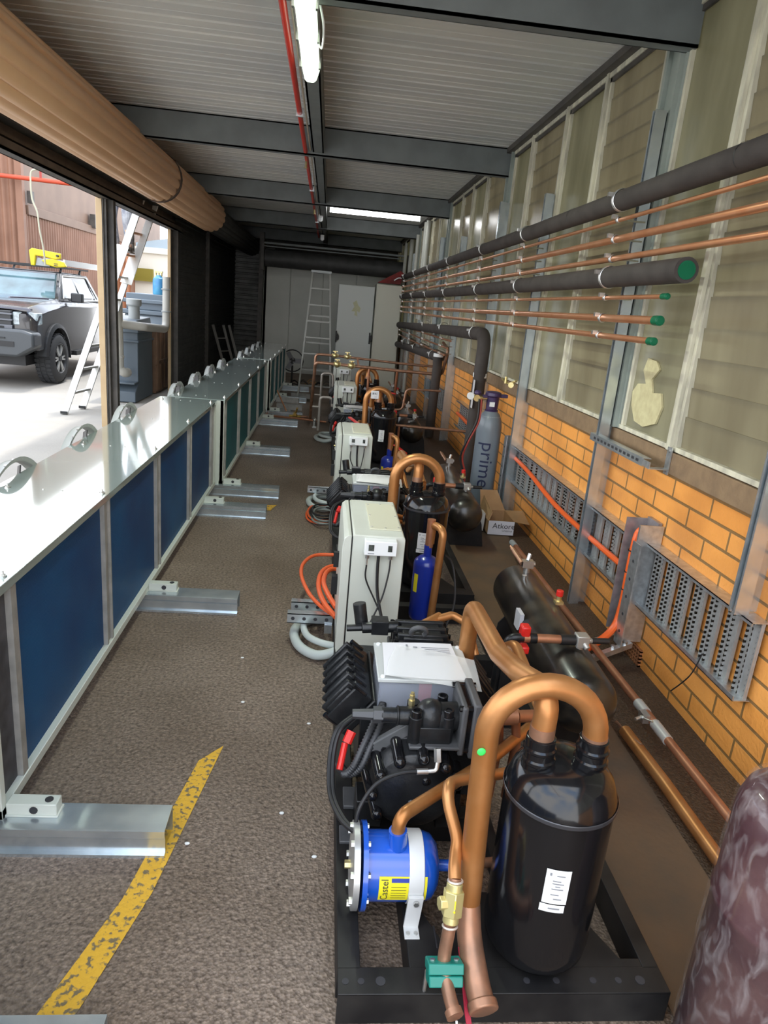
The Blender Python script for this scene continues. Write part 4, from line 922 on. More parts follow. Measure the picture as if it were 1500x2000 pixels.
    g.hexa([(.310, yc - Rf - .012, .10), (.352, yc - Rf - .012, .10), (.352, yc - Rf - .006, .10), (.310, yc - Rf - .006, .10), (.316, yc - Rf - .014, zf - .01), (.358, yc - Rf - .014, zf - .01), (.358, yc - Rf - .004, zf - .01), (.316, yc - Rf - .004, zf - .01)])
    g.hexa([(.310, yc - Rf - .05, .10), (.352, yc - Rf - .05, .10), (.352, yc - Rf - .006, .10), (.310, yc - Rf - .006, .10), (.310, yc - Rf - .05, .104), (.352, yc - Rf - .05, .104), (.352, yc - Rf - .006, .104), (.310, yc - Rf - .006, .104)])
    g.box(.316, .357, yc + Rf + .003, yc + Rf + .009, .10, zf)
    sb = put('strap_bracket', g, mat('bracket_white', (.66, .67, .66), .4), parent=fs, bevel=.001)
    g = G(); nutface(g, (.337, yc - Rf - .016, zf - .025), (0, -1, 0), .008, .007); nutface(g, (.32, yc - Rf - .035, .104), (0, 0, 1), .006, .004); nutface(g, (.342, yc - Rf - .035, .104), (0, 0, 1), .006, .004); put_each('bracket_screw', g, STEEL, fs)
    def onf(x, th, Rr): return (x, yc - math.sin(th) * Rr, zf + math.cos(th) * Rr)
    g = G(); g.sheet([[onf(x, 1.12 + k * .14, Rf + .0012) for x in (.232, .315)] for k in range(7)]); g.sheet([[onf(x, 1.12 + k * .28, Rf + .0012) for x in (.359, .366)] for k in range(4)])
    put_each('yellow_label', g, YEL, fs)
    g = G(); g.text('Castel', .032, lambda x, y: onf(.257 - y * .9, 1.93 - x / Rf * .86, Rf + .0022)); [g.sheet([[onf(x, 1.62 + k * .085, Rf + .0022) for x in (.258, .306)] for k in (q_, q_ + .3)]) for q_ in range(5)] if 0 else None
    for q_ in range(5): g.sheet([[onf(x, 1.42 + q_ * .10 + w, Rf + .0022) for x in (.266, .308)] for w in (0, .014)])
    put('label_lettering', g, INK, parent=fs)
    g = G(); g.sheet([[onf(x, 1.17 + k, Rf + .0018) for x in (.266, .315)] for k in (0, .12)]); put('label_blue_band', g, BLUED, parent=fs)
    g = G(); g.tube([(.280, yc - .02, zf + Rf + .025), (.281, yc - .02, zf + .185), (.60, yc + .26, .385), (.80, 2.05, .40)], .0195, n=18, fil=[.055, .08], k=7); put('filter_outlet_pipe', g, COPPERT, parent=t, ang=60)
    g = G(); g.tube([(.47, yc, zf), (.62, yc + .03, zf - .01), (.78, 1.85, zf)], .0145, n=14, fil=.05); put('filter_inlet_pipe', g, COPPERP, parent=t)
    # ---- semi hermetic compressor
    xb, zb = .355, .315
    g = G(); g.lathe((xb, 1.77, zb), (0, 1, 0), [(.05, 0), (.10, .006), (.132, .022), (.138, .05), (.142, .09), (.152, .10), (.152, .118), (.145, .122), (.145, .32), (.155, .33), (.155, .60), (.14, .66), (.06, .68)], n=40)
    g.box(xb - .12, xb + .17, 1.86, 2.44, .17, .31); g.box(xb - .05, xb + .20, 1.86, 2.12, .25, .46)
    g.prism([(xb - .17, 2.0), (xb + .19, 2.0), (xb + .19, 2.48), (xb - .17, 2.48)], 'Z', .20, .455)
    g.box(xb - .17, xb - .08, 1.88, 1.98, .10, .20); g.box(xb + .10, xb + .18, 1.88, 1.98, .10, .20); g.box(xb - .17, xb - .08, 2.38, 2.48, .10, .20); g.box(xb + .10, xb + .18, 2.38, 2.48, .10, .20)
    cb = put('compressor_body', g, CAST, parent=t, bevel=.006)
    g = G()
    for k in range(7):
        a = math.radians(20 + k * 32); q = Vector((xb + math.cos(a) * .134, 1.775, zb + math.sin(a) * .134)); e = Vector((xb + math.cos(a) * .148, 1.90, zb + math.sin(a) * .148))
        g.tube([q, e], .019, n=14)
        g.sph(q + Vector((0, -.004, 0)), .0195, n=14)
    put('motor_cover_ribs', g, BLACK, parent=cb)
    g = G()
    for x, z in ((xb + .03, .365), (xb + .12, .375), (xb - .01, .285)): g.sph((x, 1.775 + abs(x - xb) * .1, z), .017, (1, .8, 1), 12)
    for k in range(8):
        a = k * PI / 4; nutface(g, (xb + math.cos(a) * .140, 1.868, zb + math.sin(a) * .140), (0, -1, 0), .010, .012)
    put_each('cover_bolt', g, BLACK, cb)
    g = G(); g.hexa([(xb - .155, 1.86, .37), (xb - .02, 1.86, .47), (xb - .02, 1.885, .47), (xb - .155, 1.885, .37), (xb - .165, 1.865, .41), (xb - .02, 1.865, .515), (xb - .02, 1.89, .515), (xb - .165, 1.89, .41)])
    g.box(xb - .03, xb + .13, 1.80, 1.96, .458, .470); put('flange_plate', g, CASTG, parent=cb, bevel=.004)
    g = G(); g.box(.135, .235, 1.80, 1.875, .10, .112); g.box(.15, .25, 1.96, 2.06, .10, .115); put_each('mounting_plate', g, CASTG, cb, bevel=.003)
    g = G(); nutface(g, (.185, 1.83, .112), (0, 0, 1), .013, .012); g.cyl((.185, 1.83, .112), (.185, 1.83, .14), .006, n=8); put('mount_bolt', g, STEEL, parent=cb)
    # discharge / suction shut-off valve block with round dome
    c = Vector((.392, 1.868, .535))
    g = G(); g.sph(c + Vector((0, 0, .005)), .050, (1, 1, 1.05), 24); g.box(c.x - .062, c.x + .062, c.y - .05, c.y + .06, .462, .525); g.cyl(c + Vector((.02, .0, 0)), c + Vector((.10, .01, 0)), .045, n=20)
    for dx, dy in ((-.050, -.035), (.052, -.028), (.046, .055), (-.048, .05)): g.cyl(c + Vector((dx, dy, -.07)), c + Vector((dx, dy, .022)), .021, n=16)
    g.cyl(c + Vector((-.03, 0, .0)), c + Vector((-.10, 0, .0)), .029, n=18)
    g.cyl(c + Vector((-.10, 0, 0)), c + Vector((-.155, 0, 0)), .024, n=18); g.cyl(c + Vector((-.10, 0, 0)), c + Vector((-.106, 0, 0)), .031, n=18)
    vb = put('shutoff_valve', g, CAST, parent=t, bevel=.002)
    g = G(); g.cyl(c + Vector((-.150, 0, 0)), c + Vector((-.180, 0, 0)), .026, n=6); g.cyl(c + Vector((-.18, 0, 0)), c + Vector((-.245, 0, 0)), .018, .0145, n=6); put('stem_cap', g, mat('stem_plastic', (.05, .052, .056), .4), parent=vb)
    g = G()
    for dx, dy in ((-.050, -.035), (.052, -.028), (.046, .055)):
        q = c + Vector((dx, dy, .022)); g.lathe(q, (0, 0, 1), [(.017, 0), (.017, .020), (.0155, .022), (.010, .022), (.010, .012), (.001, .012)], n=16, cap=False)
    put_each('socket_screw', g, BLACK, vb)
    g = G(); q = c + Vector((-.058, .03, .02)); g.cyl(q, q + Vector((0, 0, .018)), .011, n=6); g.cyl(q, q + Vector((0, 0, .045)), .006, n=10); nutface(g, q + Vector((0, 0, .026)), (0, 0, 1), .009, .010); put('schrader_valve', g, BRASS, parent=vb)
    g = G(); g.box(.478, .497, 1.80, 1.965, .44, .61); g.box(.512, .538, 1.80, 1.97, .43, .62); put('flange_plate', g, CASTG, parent=vb, bevel=.006)
    g = G(); g.box(.497, .512, 1.81, 1.96, .45, .605); [g.cyl((.47, y, z), (.548, y, z), .010, n=8) for y in (1.815, 1.955) for z in (.455, .60)]; put('gasket', g, BLACK, parent=vb)
    g = G(); g.cyl((.538, 1.885, .525), (.580, 1.89, .525), .031, n=18); put('flange_nut', g, RUB, parent=vb)
    g = G(); g.cyl((.578, 1.89, .525), (.68, 1.90, .525), .027, n=18); g.cyl((.68, 1.90, .525), (.80, 1.95, .50), .02, n=12); put('discharge_pipe', g, COPPERD, parent=t)
    g = G()
    for k, x in enumerate((.60, .645, .70)): g.tube([(x, 1.93 + k * .02, .50), (x + .02, 1.97, .38), (x + .03, 2.02, .12)], .016 if k != 1 else .010, n=12, fil=.03)
    put('branch_pipes', g, COPPERD, parent=t)
    # terminal box: translucent front, flat lid
    bx0, bx1, by0, by1, bz0, bz1 = .238, .548, 2.00, 2.24, .455, .575
    g = G(); g.box(bx0 + .006, bx1 - .006, by0 + .008, by1, bz0, bz1); put('terminal_box_inside', g, mat('terminal_dark', (.045, .05, .065), .3, 0, (.11, .12, .15), 6), parent=t)
    g = G(); g.box(bx0, bx1, by0, by0 + .004, bz0, bz1); g.box(bx0, bx0 + .004, by0, by1, bz0, bz1); g.box(bx1 - .004, bx1, by0, by1, bz0, bz1)
    tb = put('terminal_box', g, clear_mat('smoky_plastic', (.5, .54, .62), .35, .15), parent=t)
    g = G(); g.box(bx0 - .006, bx1 + .006, by0 - .008, by1 + .006, bz1, bz1 + .014); put('lid', g, mat('box_lid', (.50, .52, .50), .35), parent=tb, bevel=.003)
    g = G(); g.box(.375, .40, by0 - .001, by0 + .0, bz0 + .02, bz1 - .003) if 0 else g.box(.372, .415, by0 + .0045, by0 + .0075, bz0 + .02, bz1 - .003); put('red_wires', g, RED, parent=tb)
    g = G(); [g.cyl((x, y, bz1 + .013), (x, y, bz1 + .019), .008, n=10) for x in (bx0 + .01, bx1 - .01) for y in (by0 + .005, by1 - .01)]; put_each('lid_screw', g, PLASTICW, tb)
    # finned cylinder heads
    def head(c, ax, ay, az, hx, hy, hz, n, name='cylinder_head'):
        c = V(c); ax = V(ax).normalized(); ay = V(ay).normalized(); az = V(az).normalized()
        g = G(); g.obox(c, ax, ay, az, hx, hy, hz); g.obox(c - az * (hz + .012), ax, ay, az, hx * 1.12, hy * 1.06, .012)
        g.obox(c + ax * 0 + az * hz * .9, ax, ay, az, hx * .72, hy * .95, hz * .55)
        for k in range(n):
            q = c + ay * (-hy + (2 * hy) * (k + .5) / n)
            g.obox(q + az * hz * .55, ax, ay, az, hx * .92, hy / n * .34, hz * 1.15)
        h = put(name, g, CAST, parent=t, bevel=.005)
        g = G()
        for k in range(n + 1):
            for s in (-1, 1):
                q = c + ay * (-hy * .95 + (1.9 * hy) * k / n) + ax * hx * s * .98; g.cyl(q - az * .01, q + az * (hz + .008), .0095, n=10)
        put_each('head_bolt', g, BLACK, h)
        return h
    ax = Vector((.62, 0, .78)); az = Vector((-.78, 0, .62))
    head((.148, 2.20, .445), ax, (0, 1, 0), az, .075, .165, .038, 6)
    head((.425, 2.385, .535), (1, 0, 0), (0, 1, 0), (0, 0, 1), .105, .085, .032, 3)
    ax = Vector((.62, 0, -.78)); az = Vector((.78, 0, .62))
    head((.605, 2.26, .455), ax, (0, 1, 0), az, .075, .10, .032, 3)
    g = G(); g.tube([Vector((.405, 2.32, .60)) + Vector((1, 0, 0)) * math.cos(a) * .028 + Vector((0, -.45, .9)) * math.sin(a) * .028 for a in [i / 22 * 2 * PI for i in range(22)]], .0095, n=10, closed=True); g.cyl((.405, 2.335, .57), (.405, 2.33, .585), .013, n=12); put('lifting_eye', g, CASTG, parent=t)
    g = G(); g.cyl((.44, 2.46, .56), (.52, 2.52, .575), .020, n=14); g.tube([(.50, 2.50, .57), (.57, 2.52, .585), (.63, 2.50, .56), (.66, 2.42, .46)], .0165, n=14, fil=.03); put('discharge_bend', g, COPPERT, parent=t)
    g = G(); g.cyl((.20, 2.42, .56), (.34, 2.42, .57), .022, n=12); g.box(.235, .30, 2.39, 2.45, .545, .60); g.cyl((.20, 2.46, .56), (.185, 2.47, .64), .026, n=14); g.cyl((.14, 2.42, .555), (.2, 2.42, .56), .014, n=8); put('shutoff_valve', g, CAST, parent=t, bevel=.002)
    # hydraulic style pressure hose with crimp
    g = G(); g.tube(spline([(.165, 1.64, .30), (.175, 1.66, .36), (.225, 1.71, .405), (.30, 1.735, .425), (.375, 1.745, .425)], 6), .006, n=10); put('oil_hose', g, RUB, parent=t)
    g = G(); g.cyl((.345, 1.742, .425), (.38, 1.745, .425), .010, n=12); g.tube([(.38, 1.745, .425), (.405, 1.745, .428), (.41, 1.76, .455)], .007, n=10, fil=.012); g.cyl((.41, 1.757, .45), (.408, 1.775, .485), .012, n=6); put('hose_fitting', g, STEEL, parent=t)
    g = G(); g.cyl((.30, 1.66, .098), (.30, 1.66, .15), .013, n=12); g.cyl((.30, 1.66, .15), (.30, 1.66, .165), .009, n=8); g.box(.26, .30, 1.64, 1.69, .10, .13); put('sensor', g, BRASS, parent=t)
    # black power cables at the compressor's side and the ribbed conduits
    for k, dx in enumerate((0, .011)):
        g = G(); g.tube(spline([(.185 + dx, 2.0, .46), (.145 + dx, 1.97, .45), (.105 + dx, 1.93, .43), (.088 + dx, 1.88, .37), (.092 + dx, 1.78, .31), (.125 + dx, 1.68, .30), (.168 + dx, 1.62, .305)], 7), .0075, n=10); put('power_cable', g, RUB, parent=t)
    for k, dx in enumerate((0, .024)):
        P = spline([(.255, 1.99, .50), (.225 + dx, 1.93, .47), (.19 + dx, 1.87, .42), (.16 + dx, 1.84, .36), (.135 + dx * .6, 1.86, .32), (.115 + dx * .5, 1.93, .30)], 16); n = len(P)
        g = G(); g.tube(P, lambda f: .0105 + .0018 * (1 if int(f * (n - 1)) % 2 else -1), n=12); put('ribbed_conduit', g, mat('conduit_black', (.03, .031, .034), .45), parent=t, ang=80)
    g = G(); g.cyl((.135, 1.915, .395), (.12, 1.86, .335), .011, n=10); g.cyl((.14, 1.91, .40), (.155, 1.93, .43), .016, n=10); put('red_handle', g, RED, parent=t)
    # ---- white control box with door, gland plate and pressure switch
    Y0, Y1, Z0, Z1 = 3.02, 3.62, .10, .735
    g = G(); g.prism([(.172, Z0), (.405, Z0), (.418, Z0 + .02), (.418, Z1 - .012), (.41, Z1), (.178, Z1), (.172, Z1 - .006)], 'Y', Y0, Y1); ec = put('control_box', g, WHITE, parent=t, bevel=.004)
    g = G(); g.prism([(.166, Z0 + .004), (.166, Z1 - .004), (.150, Z1 - .004), (.132, Z1 - .02), (.126, Z1 - .06), (.126, Z0 + .05), (.136, Z0 + .004)], 'Y', Y0 - .004, Y1); dr = put('door', g, WHITE, parent=ec, bevel=.003)
    g = G(); g.box(.166, .172, Y0 + .002, Y1 - .002, Z0 + .01, Z1 - .01); put('door_seal', g, RUB, parent=ec)
    g = G(); g.box(.255, .405, Y0 + .09, Y1 - .07, Z1, Z1 + .006); gp = put('gland_plate', g, mat('gland_cream', (.62, .61, .47), .4), parent=ec, bevel=.002)
    g = G()
    for x in (.265, .395):
        for q in range(3): g.cyl((x, Y0 + .12 + q * .19, Z1 + .006), (x, Y0 + .12 + q * .19, Z1 + .009), .005, n=8)
    for y in (Y0 + .105, Y1 - .085): g.cyl((.33, y, Z1 + .006), (.33, y, Z1 + .009), .005, n=8)
    put_each('plate_screw', g, STEEL, ec)
    g = G(); g.box(.226, .376, Y0 - .052, Y0, .655, .725); ps = put('pressure_switch', g, PLASTICW, parent=ec, bevel=.004)
    g = G(); g.box(.244, .270, Y0 - .0535, Y0 - .051, .678, .708); g.box(.334, .354, Y0 - .0535, Y0 - .051, .678, .708); put_each('dial_window', g, mat('dial_window', (.03, .035, .03), .3, 0, (.09, .10, .09), 60), ec)
    g = G(); g.box(.242, .272, Y0 - .0535, Y0 - .0515, .664, .6675); put('switch_lettering', g, INKG, parent=ec)
    for k, (x, pts, r) in enumerate(((.243, [(.243, 3.0, .655), (.243, 2.995, .60), (.245, 2.99, .53), (.29, 2.97, .44), (.335, 2.93, .36)], .004),
                                     (.295, [(.295, 2.99, .655), (.296, 2.985, .56), (.305, 2.97, .46), (.33, 2.93, .36)], .0075),
                                     (.352, [(.352, 3.0, .655), (.352, 2.99, .60), (.345, 2.98, .54), (.325, 2.96, .45), (.28, 2.93, .34)], .004))):
        g = G(); g.tube(spline(pts), r, n=8); put('switch_cable', g, RUB, parent=ec)
        if k != 1:
            g = G(); g.cyl((x, 2.997, .655), (x, 2.997, .632), .010, n=6); g.cyl((x, 2.996, .632), (x, 2.994, .60), .004, n=8); put('switch_nut', g, STEEL, parent=ec)
    g = G(); g.box(.13, .155, Y0 - .02, Y0 + .04, .09, .10); g.box(.095, .125, Y0 + .3, Y0 + .34, .30, .40); g.box(.10, .126, Y0 + .33, Y0 + .36, .44, .52); put('door_lock', g, RUB, parent=ec)
    # ---- vertical drier with copper U pipe
    X2, Y2 = .612, 3.50
    g = G(); g.lathe((X2, Y2, .10), (0, 0, 1), [(.05, 0), (.066, .012), (.070, .03), (.070, .33), (.066, .35), (.045, .37), (.022, .378), (.022, .44)], n=32); dry = put('drier', g, BLUED, parent=t, ang=50)
    g = G(); q0 = math.radians(205)
    g.sheet([[(X2 + math.cos(q0 + k * .1) * .0712, Y2 + math.sin(q0 + k * .1) * .0712, z) for k in range(5)] for z in (.28, .385)]); put('yellow_label', g, YEL, parent=dry)
    g = G(); g.tube([(X2 + .003, Y2, .53), (X2 + .003, Y2, .68)], .022, n=18); g.cyl((X2 + .003, Y2, .68), (X2 + .003, Y2, .686), .023, n=18); put('outlet_stub', g, COPPERD, parent=t)
    g = G(); g.tube([(X2 + .01, Y2, .55), (X2 + .012, Y2 - .0, .66), (X2 + .055, Y2 - .10, .66), (X2 + .035, Y2 - .11, .12)], .0205, n=18, fil=[.03, .04]); put('outlet_pipe', g, COPPERT, parent=t)
    g = G(); g.tube(spline([(.68, 3.42, .52), (.72, 3.36, .50), (.74, 3.3, .40), (.735, 3.25, .28), (.68, 3.2, .16), (.64, 3.15, .10)]), .006, n=8); put('sensor_cable', g, RUB, parent=t)
    # ---- horizontal receiver
    A = Vector((1.115, 2.36, .30)); B = Vector((1.150, 3.54, .30)); d = (B - A).normalized(); L = (B - A).length; Rr = .134
    g = G(); g.lathe(A, d, [(.01, -.085), (Rr * .5, -.075), (Rr * .8, -.05), (Rr * .95, -.022), (Rr, 0), (Rr, L), (Rr * .95, L + .022), (Rr * .8, L + .05), (Rr * .5, L + .075), (.01, L + .085)], n=44)
    rc = put('receiver', g, BLACKDUST, parent=t, ang=50)
    g = G()
    for y in (2.5, 3.3): g.prism([(.98, .0), (1.32, .0), (1.29, .19), (1.27, .24), (1.04, .24), (1.0, .19)], 'Y', y, y + .008); g.box(.98, 1.32, y - .03, y + .04, .0, .006)
    put_each('receiver_saddle', g, BLACKM, rc)
    g = G(); c = Vector((1.16, 3.45, .452)); g.cyl(c - Vector((0, 0, .02)), c + Vector((0, 0, .03)), .018, n=12); g.cyl(c + Vector((-.03, 0, .03)), c + Vector((.04, 0, .03)), .015, n=12); g.box(c.x - .03, c.x + .03, c.y - .02, c.y + .02, c.z + .01, c.z + .05); g.cyl(c + Vector((0, 0, .05)), c + Vector((.01, .01, .085)), .011, n=8); g.cyl((1.12, 3.35, .43), (1.12, 3.35, .452), .013, n=10)
    put('angle_valve', g, STEEL, parent=rc)
    g = G(); g.cyl(c + Vector((-.03, 0, .03)), c + Vector((-.06, .12, .07)), .014, n=12); g.cyl(c + Vector((-.06, .12, .07)), c + Vector((-.066, .14, .078)), .007, n=10); put('valve_stub', g, COPPERP, parent=rc)
    g = G(); g.cyl((1.215, 3.06, .42), (1.215, 3.06, .465), .012, n=10); g.box(1.195, 1.235, 3.04, 3.08, .425, .44); put('relief_fitting', g, BRASS, parent=rc)
    g = G(); g.cyl((1.215, 3.06, .465), (1.215, 3.06, .495), .0175, n=16); put('red_cap', g, RED, parent=rc, bevel=.003)
    g = G(); g.box(1.0, 1.004, 2.96, 3.04, .31, .40); g.box(1.004, 1.02, 2.96, 3.04, .31, .4); put('white_label', g, mat('label_stock', (.55, .56, .6), .5), parent=rc)
    # liquid outlet across the receiver
    yv, zv = 2.58, .468
    g = G(); g.cyl((.90, yv, zv), (1.06, yv, zv), .019, n=16); lq = put('receiver_pipe', g, COPPERD, parent=t)
    g = G(); g.cyl((1.06, yv, zv), (1.125, yv, zv), .023, n=16); put('pipe_sleeve', g, RUB, parent=lq)
    g = G(); g.box(1.125, 1.18, yv - .03, yv + .022, zv - .025, zv + .03); g.cyl((1.15, yv, zv + .01), (1.17, yv - .04, zv - .02), .014, n=8); g.cyl((1.15, yv, zv - .12), (1.15, yv, zv), .015, n=10); g.cyl((1.18, yv, zv), (1.205, yv, zv), .012, n=8); put('stop_valve', g, mat('valve_grey', (.42, .41, .38), .4, .6), parent=lq, bevel=.006)
    g = G(); g.cyl((1.20, yv, zv), (1.275, yv + .002, zv), .013, n=12); put('valve_stem', g, RUB, parent=lq)
    g = G(); g.box(.885, .925, yv - .015, yv + .035, zv + .005, zv + .055); g.box(.89, .925, yv - .03, yv + .02, zv - .065, zv - .03); put('red_cap', g, RED, parent=lq, bevel=.008)
    g = G(); g.cyl((.925, yv, zv), (.955, yv, zv), .023, n=14); g.tube([(.90, yv, zv), (.84, yv, zv), (.82, yv + .04, .30), (.82, yv + .06, .10)], .019, n=14, fil=.04); g.box(.83, .88, yv + .02, yv + .07, .10, .40); put('sight_glass', g, CAST, parent=lq)
    return t
U = build_unit('nearest compressor rack, tall copper bend with a green sticker and blue filter')
g = G(); g.sph((.4345, 1.4155, .735), .011, (1, .35, 1), 14)
gs = put('green_sticker', g, mat('green_sticker', (.05, .75, .12), .5), parent=U)
U2 = dup(U, shift(U, (0, 2.575, 0)), 'second compressor rack, tall white control box in front with two dial windows hidden behind it')
U3 = dup(U, shift(U, (0, 6.08, 0)), 'third compressor rack, with a white tag hung on its copper bend')
U4 = dup(U, shift(U, (0, 8.53, 0)), 'farthest compressor rack, by the stepladder under the crossing copper pipes')
U2['label'] = 'second compressor rack, behind the nearest, its bare copper bend level with the carton'
for u in (U2, U3, U4):
    for ch in list(u.children):
        if ch.name.startswith('green_sticker'): bpy.data.objects.remove(ch)
# wires and red tape tied at the open pipe ends of the first rack
g = G()
for k in range(4): g.tube(spline([(.425 + k * .004, 1.33, .22), (.432 + k * .004, 1.28, .16), (.44 + k * .003, 1.22, .10), (.455 + k * .004, 1.195, .095), (.485, 1.185, .135)]), .0026, n=6)
g.tube(spline([(.43, 1.19, .10), (.47, 1.18, .095), (.50, 1.178, .12), (.495, 1.176, .15)]), .005, n=6)
put('red_tie_wires', g, mat('red_wires', (.45, .02, .05), .5), label='bunch of red tie wires hanging between the two capped copper ends', cat='wire')
g = G(); g.tube(spline([(.398, 1.180, .168), (.40, 1.172, .15), (.41, 1.17, .115), (.425, 1.165, .085), (.44, 1.165, .06)]), .003, n=6); g.tube(spline([(.494, 1.174, .155), (.497, 1.17, .135), (.488, 1.168, .11), (.47, 1.168, .10)]), .003, n=6)
put('white_wires', g, PLASTICW, label='white twisted wires through the caps of the copper pipe ends', cat='wire')
# white tag on third rack's bend, papers on the lids, red levers
g = G(); g.box(.50, .585, 7.485, 7.489, .80, .885); t = thing('paper_tag', 'square white paper tag hung on the third rack copper bend', 'tag', (.54, 7.487, .80))
put('tag_card', g, PAPER, parent=t, bevel=.001); g = G(); g.box(.515, .535, 7.4835, 7.485, .845, .865); g.box(.54, .552, 7.4835, 7.485, .845, .865); g.box(.56, .565, 7.4835, 7.485, .84, .87); g.box(.54, .565, 7.4835, 7.485, .82, .823); put('tag_print', g, INKG, parent=t)
for nm, dy, lab in (('instruction_sheet', 0, 'papers in a clear sleeve lying on the nearest compressor terminal box'), ('instruction_sheet', 2.575, 'papers lying on the second compressor terminal box'), ('instruction_sheet', 6.08, 'papers lying on the third compressor terminal box')):
    z = .5955; t = thing(nm, lab, 'papers', (.40, 2.1 + dy, z), 'instruction papers on the compressor terminal boxes')
    g = G(); g.sheet([[(.262, 2.235 + dy, z), (.40, 2.24 + dy, z + .003), (.515, 2.245 + dy, z + .001)], [(.258, 2.12 + dy, z), (.40, 2.12 + dy, z + .003), (.52, 2.12 + dy, z + .002)], [(.252, 2.005 + dy, z + .001), (.40, 1.99 + dy, z + .001), (.53, 1.99 + dy, z)]]); put('page', g, PAPER, parent=t)
    g = G()
    for q in range(5): g.box(.40 + .01 * (q % 2), .50, 2.20 - q * .013 + dy, 2.203 - q * .013 + dy, z + .0042, z + .0046)
    g.box(.345, .352, 2.18 + dy, 2.22 + dy, z + .0042, z + .0046); g.box(.37, .385, 2.19 + dy, 2.205 + dy, z + .0044, z + .0048); put('page_print', g, INKG, parent=t)
    g = G(); g.sheet([[(.31, 2.205 + dy, z + .009), (.45, 2.16 + dy, z + .013), (.575, 2.115 + dy, z + .009)], [(.275, 2.10 + dy, z + .009), (.42, 2.06 + dy, z + .014), (.57, 2.03 + dy, z + .006)], [(.256, 1.995 + dy, z + .006), (.40, 1.955 + dy, z + .009), (.565, 1.93 + dy, z - .004)]]); put('clear_sleeve', g, SLEEVE, parent=t)
def lever(p, q, label):
    p = V(p); q = V(q); g = G(); g.bar(p, q, .035, .014); put('valve_lever', g, RED, bevel=.004, parent=label)
lever((.27, 7.1, .64), (.37, 6.92, .60), U3)
lever((.70, 6.5, .50), (.80, 6.35, .45), U2)
lever((.86, 9.9, .62), (1.0, 9.75, .60), U4)

# ================================================================== OUTDOORS
# neighbouring corrugated building
def corr(name, p, q, z0, z1, pitch, amp, m, **kw):
    p = V(p); q = V(q); d = (q - p); L = d.length; d.normalize(); nrm = Vector((d.y, -d.x, 0)); g = G(); pts = []
    n = int(L / pitch) * 6
    for i in range(n + 1):
        t = i / n * L; pts.append(p + d * t + nrm * (math.sin(i / 6 * 2 * PI) * amp))
    g.sheet([[(a.x, a.y, z0) for a in pts], [(a.x, a.y, z1) for a in pts]])
    return put(name, g, m, kind=ST, ang=60, **kw)
CORR = mat('corrugated_brown', (0.175, 0.080, 0.045), 0.6, 0.0, (0.225, 0.110, 0.066), 1.4)
corr('neighbour_wall', (-22, 17.0, 0), (-6.95, 17.0, 0), -.02, 4.7, .17, .03, CORR)
corr('neighbour_wall', (-6.85, 17.1, 0), (-6.85, 30, 0), -.02, 3.05, .15, .022, CORR)
g = G(); g.box(-6.98, -6.84, 16.96, 17.10, 0, 4.7); put('neighbour_corner_trim', g, CORR, kind=ST)
g = G(); g.box(-7.0, -6.80, 17.15, 30, 3.05, 3.25); g.box(-7.1, -6.9, 17.15, 30, 3.25, 5.5); put('neighbour_fascia_raised_wall', g, mat('brown_fascia', (.13, .075, .048), .6, 0, (.16, .095, .062), 2), kind=ST, bevel=.01)  # unseen upper wall raised so condenser covers reflect brown instead of sky
g = G(); g.box(-6.84, -6.74, 17.2, 17.35, 3.3, 3.55); g.box(-6.84, -6.7, 21.4, 21.7, 3.2, 3.55); put('wall_bracket', g, DARKST, kind=ST)
t = thing('fire_pipe', 'orange red pipe along the neighbouring brown building outside', 'pipe', (-7, 16.6, 3.7))
g = G(); g.tube([(-12, 16.75, 3.83), (-5.2, 16.75, 3.72)], .045, n=12); put('pipe', g, mat('orange_red_pipe', (.45, .05, .015), .5), parent=t)
g = G(); g.cyl((-6.35, 16.75, 3.75), (-6.35, 16.75, 4.0), .025); g.cyl((-6.35, 16.75, 3.98), (-6.42, 16.6, 4.02), .02); put('pipe_hanger', g, REDS, parent=t)
g = G(); g.tube(spline([(-4.83, 12.6, 3.40), (-4.92, 12.6, 3.36), (-4.94, 12.6, 3.2), (-4.93, 12.6, 2.95), (-4.86, 12.6, 2.75), (-4.84, 12.6, 2.5), (-4.80, 12.62, 2.2), (-4.79, 12.64, 1.94)]), .014, n=8)
put('hanging_hose', g, mat('pale_hose', (.40, .38, .28), .5), label='pale hose hanging in front of the brown building onto the vehicle roof', cat='hose')
# far yard: container, sign, bins
g = G(); g.box(-7.2, -2.95, 26, 32, -.01, 3.0); g.box(-7.25, -2.9, 25.9, 26, 2.86, 3.05); put('cream_building', g, mat('cream_wall', (.72, .70, .62), .6), kind=ST)
g = G(); g.prism([(-7.6, 3.0), (-5.2, 3.5), (-2.6, 3.1), (-2.6, 3.0)], 'Y', 26, 32); put('cream_building_roof', g, mat('roof_blue_grey', (.36, .44, .50), .6), kind=ST)
g = G(); g.box(-6.83, -6.2, 25.86, 25.99, 1.98, 2.34); g.box(-6.84, -6.15, 25.8, 25.99, 1.92, 1.98); t = put('yellow_sign', g, mat('olive_yellow', (.22, .18, .02), .6), label='olive yellow board high on the pale building beyond the bins', cat='sign')
corr('orange_wall', (-7.3, 23.4, 0), (-6.3, 23.4, 0), -.02, 2.7, .16, .03, mat('orange_corrugated', (.42, .18, .09), .6))
